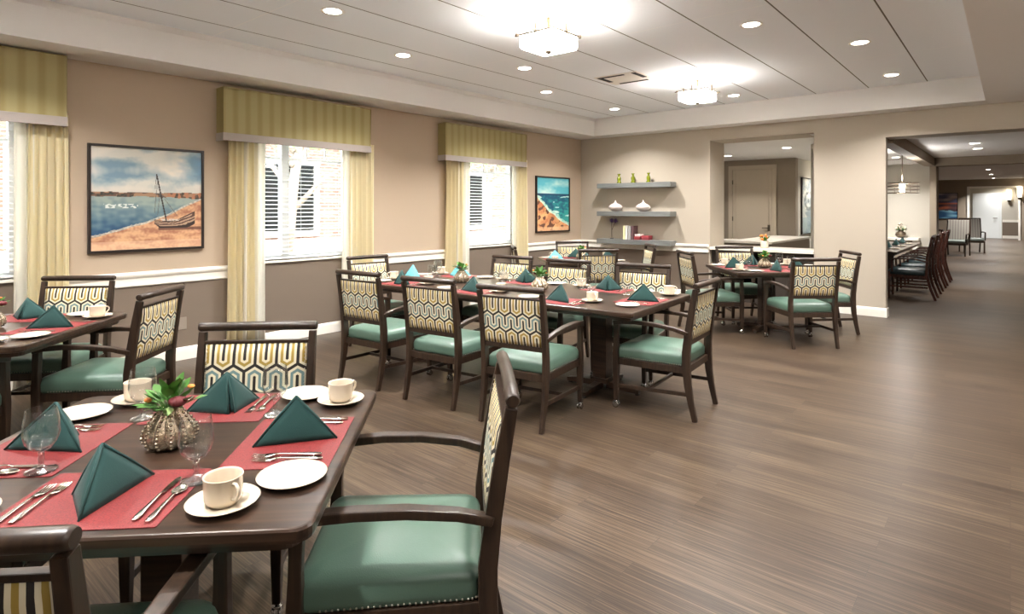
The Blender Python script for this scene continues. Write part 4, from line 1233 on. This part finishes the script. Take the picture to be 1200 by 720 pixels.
# table by the pass-through -----------------------------------------------------------
T5 = (-2.33, 7.62, 42)
table('dining_table', T5[0], T5[1], T5[2], .56, .53, 'dark dining table in front of the pass-through counter', (0,), .06)
chair(-1.575, 6.885, 132, 'armchair seen from behind at the table by the pass-through')
chair(-1.50, 8.20, 214, 'armchair on the right of the table by the pass-through, beside the pier')
chair(-3.06, 6.93, 44, 'armchair on the left of the table by the pass-through')
chair(-2.94, 8.29, -48, 'armchair behind the table by the pass-through, facing the camera')
w = 'on the table by the pass-through, '
for sd, e, nm, nr in ((-90, .53, 'near setting', 60), (0, .56, 'right-hand setting', -80), (90, .53, 'far setting', 10), (180, .56, 'left-hand setting', 90)):
    setting(*T5, sd, e, w+nm, 'mat nap saucer cup goblet plate', nap_rot=nr)
V1.put((-2.33, 7.62, .7602), R(60), 'silver vase with red flower on the table by the pass-through', 'vase')

# table near the far left corner ---------------------------------------------------------
T4 = (-4.72, 7.16, 47)
table('dining_table', T4[0], T4[1], T4[2], .56, .53, 'dark dining table near the far left corner below the surf painting', (0,), .06)
chair(-4.05, 6.54, 137, 'patterned chair seen from behind, farther back behind the long table')
chair(-5.36, 7.86, -50, 'patterned chair facing the camera against the far corner below the rail')
chair(-4.02, 7.92, 222, 'pale chair back seen edge-on below the lowest wall shelf')
chair(-5.34, 6.38, 45, 'chair seen edge-on beside the farthest window curtain')
w = 'on the far corner table, '
for sd, e, nm, nr, nk in ((-90, .53, 'near setting', 60, 'nap'), (0, .56, 'right-hand setting', -80, 'nap'), (90, .53, 'far setting', 10, 'nap'), (180, .56, 'left-hand setting', 90, 'aqua')):
    setting(*T4, sd, e, w+nm, 'mat %s saucer cup plate' % nk, nap_rot=nr)
V2.put((-4.72, 7.16, .7602), R(30), 'small vase with greenery on the far corner table', 'vase')

# vase on the pass-through counter
t = thing('flower_pot', (-2.97, 9.72, .866)); tag(t, 'white pot of orange and green flowers on the pass-through counter', 'vase')
MB().lathe([(0, 0), (.055, 0), (.058, .01), (.058, .11), (.054, .115), (.05, .11), (0, .1)], n=20).build('pot', 'china', t)
rnd = random.Random(3); m = MB()
for q in range(16):
    a = rnd.uniform(0, 6.28); d = Vector((math.cos(a)*.7, math.sin(a)*.7, rnd.uniform(.4, 1.4)))
    leaf_blade(m, Vector((0, 0, .10)), d, Vector((0, 0, 1)), rnd.uniform(.08, .15), .02)
m.build('foliage', 'leaf', t)
m = MB()
for q in range(7):
    a = rnd.uniform(0, 6.28); m.sphere((.05*math.cos(a), .05*math.sin(a), rnd.uniform(.13, .20)), .022, 8, 5)
m.build('bloom', 'orange', t)

# ------------------------------------------------------------------ private dining room furniture
table('banquet_table', -1.92, 13.55, 90, 1.78, .46, 'long polished dining table in the private dining bay', (-1.1, 1.1), .03, 'tablewood')
def make_fancy():
    t = thing('carved_back_chair')
    for s in (-1, 1):
        MB().beam([(s*.21, -.40, 0), (s*.22, -.33, .2), (s*.225, -.28, .42), (s*.225, -.29, .7), (s*.22, -.35, 1.0)], [.03, .034, .036, .034, .03], [.035, .04, .046, .04, .034]).build('leg', 'mahogany', t, .004)
        MB().beam([(s*.235, .24, 0), (s*.235, .24, .44)], [.028, .042], [.028, .042]).build('leg', 'mahogany', t, .004)
        MB().beam([(s*.225, -.30, .62), (s*.27, -.1, .67), (s*.27, .15, .66), (s*.25, .2, .62), (s*.245, .19, .44)], .035, .028).build('arm', 'mahogany', t, .004)
        MB().beam([(s*.22, -.30, .2), (s*.235, .23, .2)], .02, .025).build('stretcher', 'mahogany', t)
    m = MB(); m.loft([rrect(.25, .26, .05, z, 5, 0, -.01) if i == 0 else rrect(.25-i2, .26-i2, .05, z, 5, 0, -.01) for i, (z, i2) in enumerate(((.40, 0), (.47, 0), (.485, .02), (.495, .08)))], True, True); m.build('seat', 'darkteal', t)
    m = MB(); m.box(-.235, .235, -.28, .25, .35, .40); m.build('seat_frame', 'mahogany', t)
    m = MB(); m.tube([(-.22, -.35, 1.0), (-.12, -.36, 1.035), (0, -.36, 1.02), (.12, -.36, 1.035), (.22, -.35, 1.0)], .022, 8); m.build('crest_rail', 'mahogany', t)
    m = MB()
    for s in (-1, 1):
        m.tube([(s*.02, -.29, .50), (s*.07, -.30, .60), (s*.10, -.31, .70), (s*.04, -.32, .78), (s*.11, -.335, .88), (s*.04, -.35, 1.0)], .013, 6)
        m.tube([(s*.21, -.30, .66), (s*.12, -.31, .70), (s*.20, -.34, .90)], .011, 6)
    m.tube([(-.22, -.30, .66), (.22, -.30, .66)], .012, 6); m.tube([(-.22, -.285, .5), (.22, -.285, .5)], .014, 6)
    m.build('carved_splat', 'mahogany', t)
    return t
fc = Kind(make_fancy)
for y, nm in ((11.9, 'nearest of the four'), (12.88, 'second of the four'), (13.9, 'third of the four'), (15.0, 'farthest of the four')):
    fc.put((-1.32, y, 0), R(90), 'carved dark armchair along the private dining table, %s' % nm, 'chair')
for i, (y, nm) in enumerate(((12.0, 'nearest'), (12.9, 'second'), (13.9, 'third'), (14.8, 'farthest'))):
    K['nap'].put((-1.72, y, .7602), R(90), 'green folded napkin on the private dining table, %s setting' % nm, 'napkin')
    K['plate'].put((-1.60, y-.25, .7602), 0, 'white plate on the private dining table, %s setting' % nm, 'plate')
t = thing('fireplace_mantel', (-1.98, 16.3, 0)); tag(t, 'white mantel with grey panel against the lit wall of the private dining bay', 'mantel')
MB().box(-.42, .42, -.40, -.002, .77, .82).build('shelf', 'white', t, .004)
for s in (-1, 1): MB().box(s*.35-.05, s*.35+.05, -.36, -.002, 0, .77).build('pilaster', 'white', t, .004)
MB().box(-.30, .30, -.30, -.002, 0, .77).build('panel', 'far_wall', t)
t = thing('flower_vase', (-1.92, 16.1, .82)); tag(t, 'dark vase of flowers standing on the white mantel', 'vase')
MB().lathe([(0, 0), (.06, 0), (.11, .06), (.10, .11), (.05, .15), (.06, .17), (0, .16)], n=18).build('vase', 'darkmetal', t)
m = MB(); rnd = random.Random(9)
for q in range(22):
    a = rnd.uniform(0, 6.28); d = Vector((math.cos(a)*.6, math.sin(a)*.6, rnd.uniform(.3, 1.3)))
    leaf_blade(m, Vector((0, 0, .15)), d, Vector((0, 0, 1)), rnd.uniform(.1, .2), .022)
m.build('foliage', 'leaf', t)
m = MB()
for q in range(8):
    a = rnd.uniform(0, 6.28); m.sphere((.08*math.cos(a), .08*math.sin(a), rnd.uniform(.2, .32)), .03, 8, 5)
m.build('bloom', 'china', t)
# pendant
t = thing('pendant_lamp', (-1.55, 13.2, 2.6)); tag(t, 'ring-banded drum pendant lamp over the private dining table', 'pendant lamp')
MB().box(-.16, .16, -.05, .05, -.02, 0).build('canopy', 'darkmetal', t)
MB().tube([(0, 0, -.02), (0, 0, -.62)], .009, 6).build('rod', 'darkmetal', t)
for z in (-.63, -.69, -.75, -.81):
    m = MB(); m.lathe([(.262, z), (.272, z), (.272, z-.014), (.262, z-.014), (.262, z)], n=32); m.build('ring', 'darkmetal', t)
m = MB()
for a in range(4): m.tube([(.267*math.cos(a*PI/2+.6), .267*math.sin(a*PI/2+.6), -.62), (.267*math.cos(a*PI/2+.6), .267*math.sin(a*PI/2+.6), -.83)], .005, 6)
m.tube([(-.262, 0, -.63), (.262, 0, -.63)], .006, 6); m.tube([(0, -.262, -.63), (0, .262, -.63)], .006, 6); m.build('frame', 'darkmetal', t)
MB().lathe([(0, -.80), (.035, -.80), (.04, -.79), (.04, -.66), (.035, -.65), (0, -.65)], n=20).build('lamp_shade', 'lampglass', t)
ld = bpy.data.lights.new('pendant_bulb', 'POINT'); ld.energy = 14; ld.shadow_soft_size = .08; ld.color = WARM
o = bpy.data.objects.new('pendant_bulb', ld); C.objects.link(o); o.location = (-1.55, 13.2, 2.02)

# corridor chairs
def make_lounge():
    t = thing('high_back_chair')
    MB().loft([[(x, y0-.02*0+(z-.5)*-.12, z) for x, y0 in ((-w2, -.30), (w2, -.30), (w2, -.22), (-w2, -.22))] for z, w2 in ((.5, .27), (.8, .28), (1.12, .27))], False, True).build('backrest', 'lounge', t, .01)
    for s in (-1, 1):
        MB().beam([(s*.28, -.36, 0), (s*.285, -.29, .4), (s*.295, -.28, .6), (s*.29, -.345, 1.15)], .035, .05).build('leg', 'chairwood', t, .004)
        MB().beam([(s*.27, .24, 0), (s*.27, .24, .40)], .04, .04).build('leg', 'chairwood', t, .004)
        MB().beam([(s*.295, -.28, .68), (s*.305, 0, .70), (s*.30, .22, .68), (s*.29, .23, .42)], .04, .03).build('arm', 'chairwood', t, .004)
    MB().beam([(-.29, -.345, 1.145), (.29, -.345, 1.145)], .035, .04, (0, 0, 1)).build('top_rail', 'chairwood', t)
    MB().loft([rrect(.27, .27, .03, .40), rrect(.27, .27, .03, .48), rrect(.24, .24, .03, .50)], True, True).build('seat', 'paleseat', t)
    MB().box(-.26, .26, -.26, .25, .34, .40).build('seat_frame', 'chairwood', t)
    return t
lc = Kind(make_lounge)
lc.put((-1.30, 23.2, 0), R(172), 'high-backed grey striped chair in the corridor, the nearer one', 'chair')
lc.put((-.98, 25.2, 0), R(195), 'high-backed grey striped chair in the corridor, the farther one', 'chair')
t = thing('side_table', (-2.25, 26.5, 0)); tag(t, 'reddish brown wooden side table behind the corridor column', 'table')
MB().box(-.4, .4, -.3, .3, .68, .72).build('tabletop', 'mahogany', t, .004)
MB().box(-.36, .36, -.26, .26, .3, .33).build('shelf', 'mahogany', t)
for sx in (-1, 1):
    for sy in (-1, 1): MB().box(sx*.36-.025, sx*.36+.025, sy*.26-.025, sy*.26+.025, 0, .68).build('leg', 'mahogany', t)
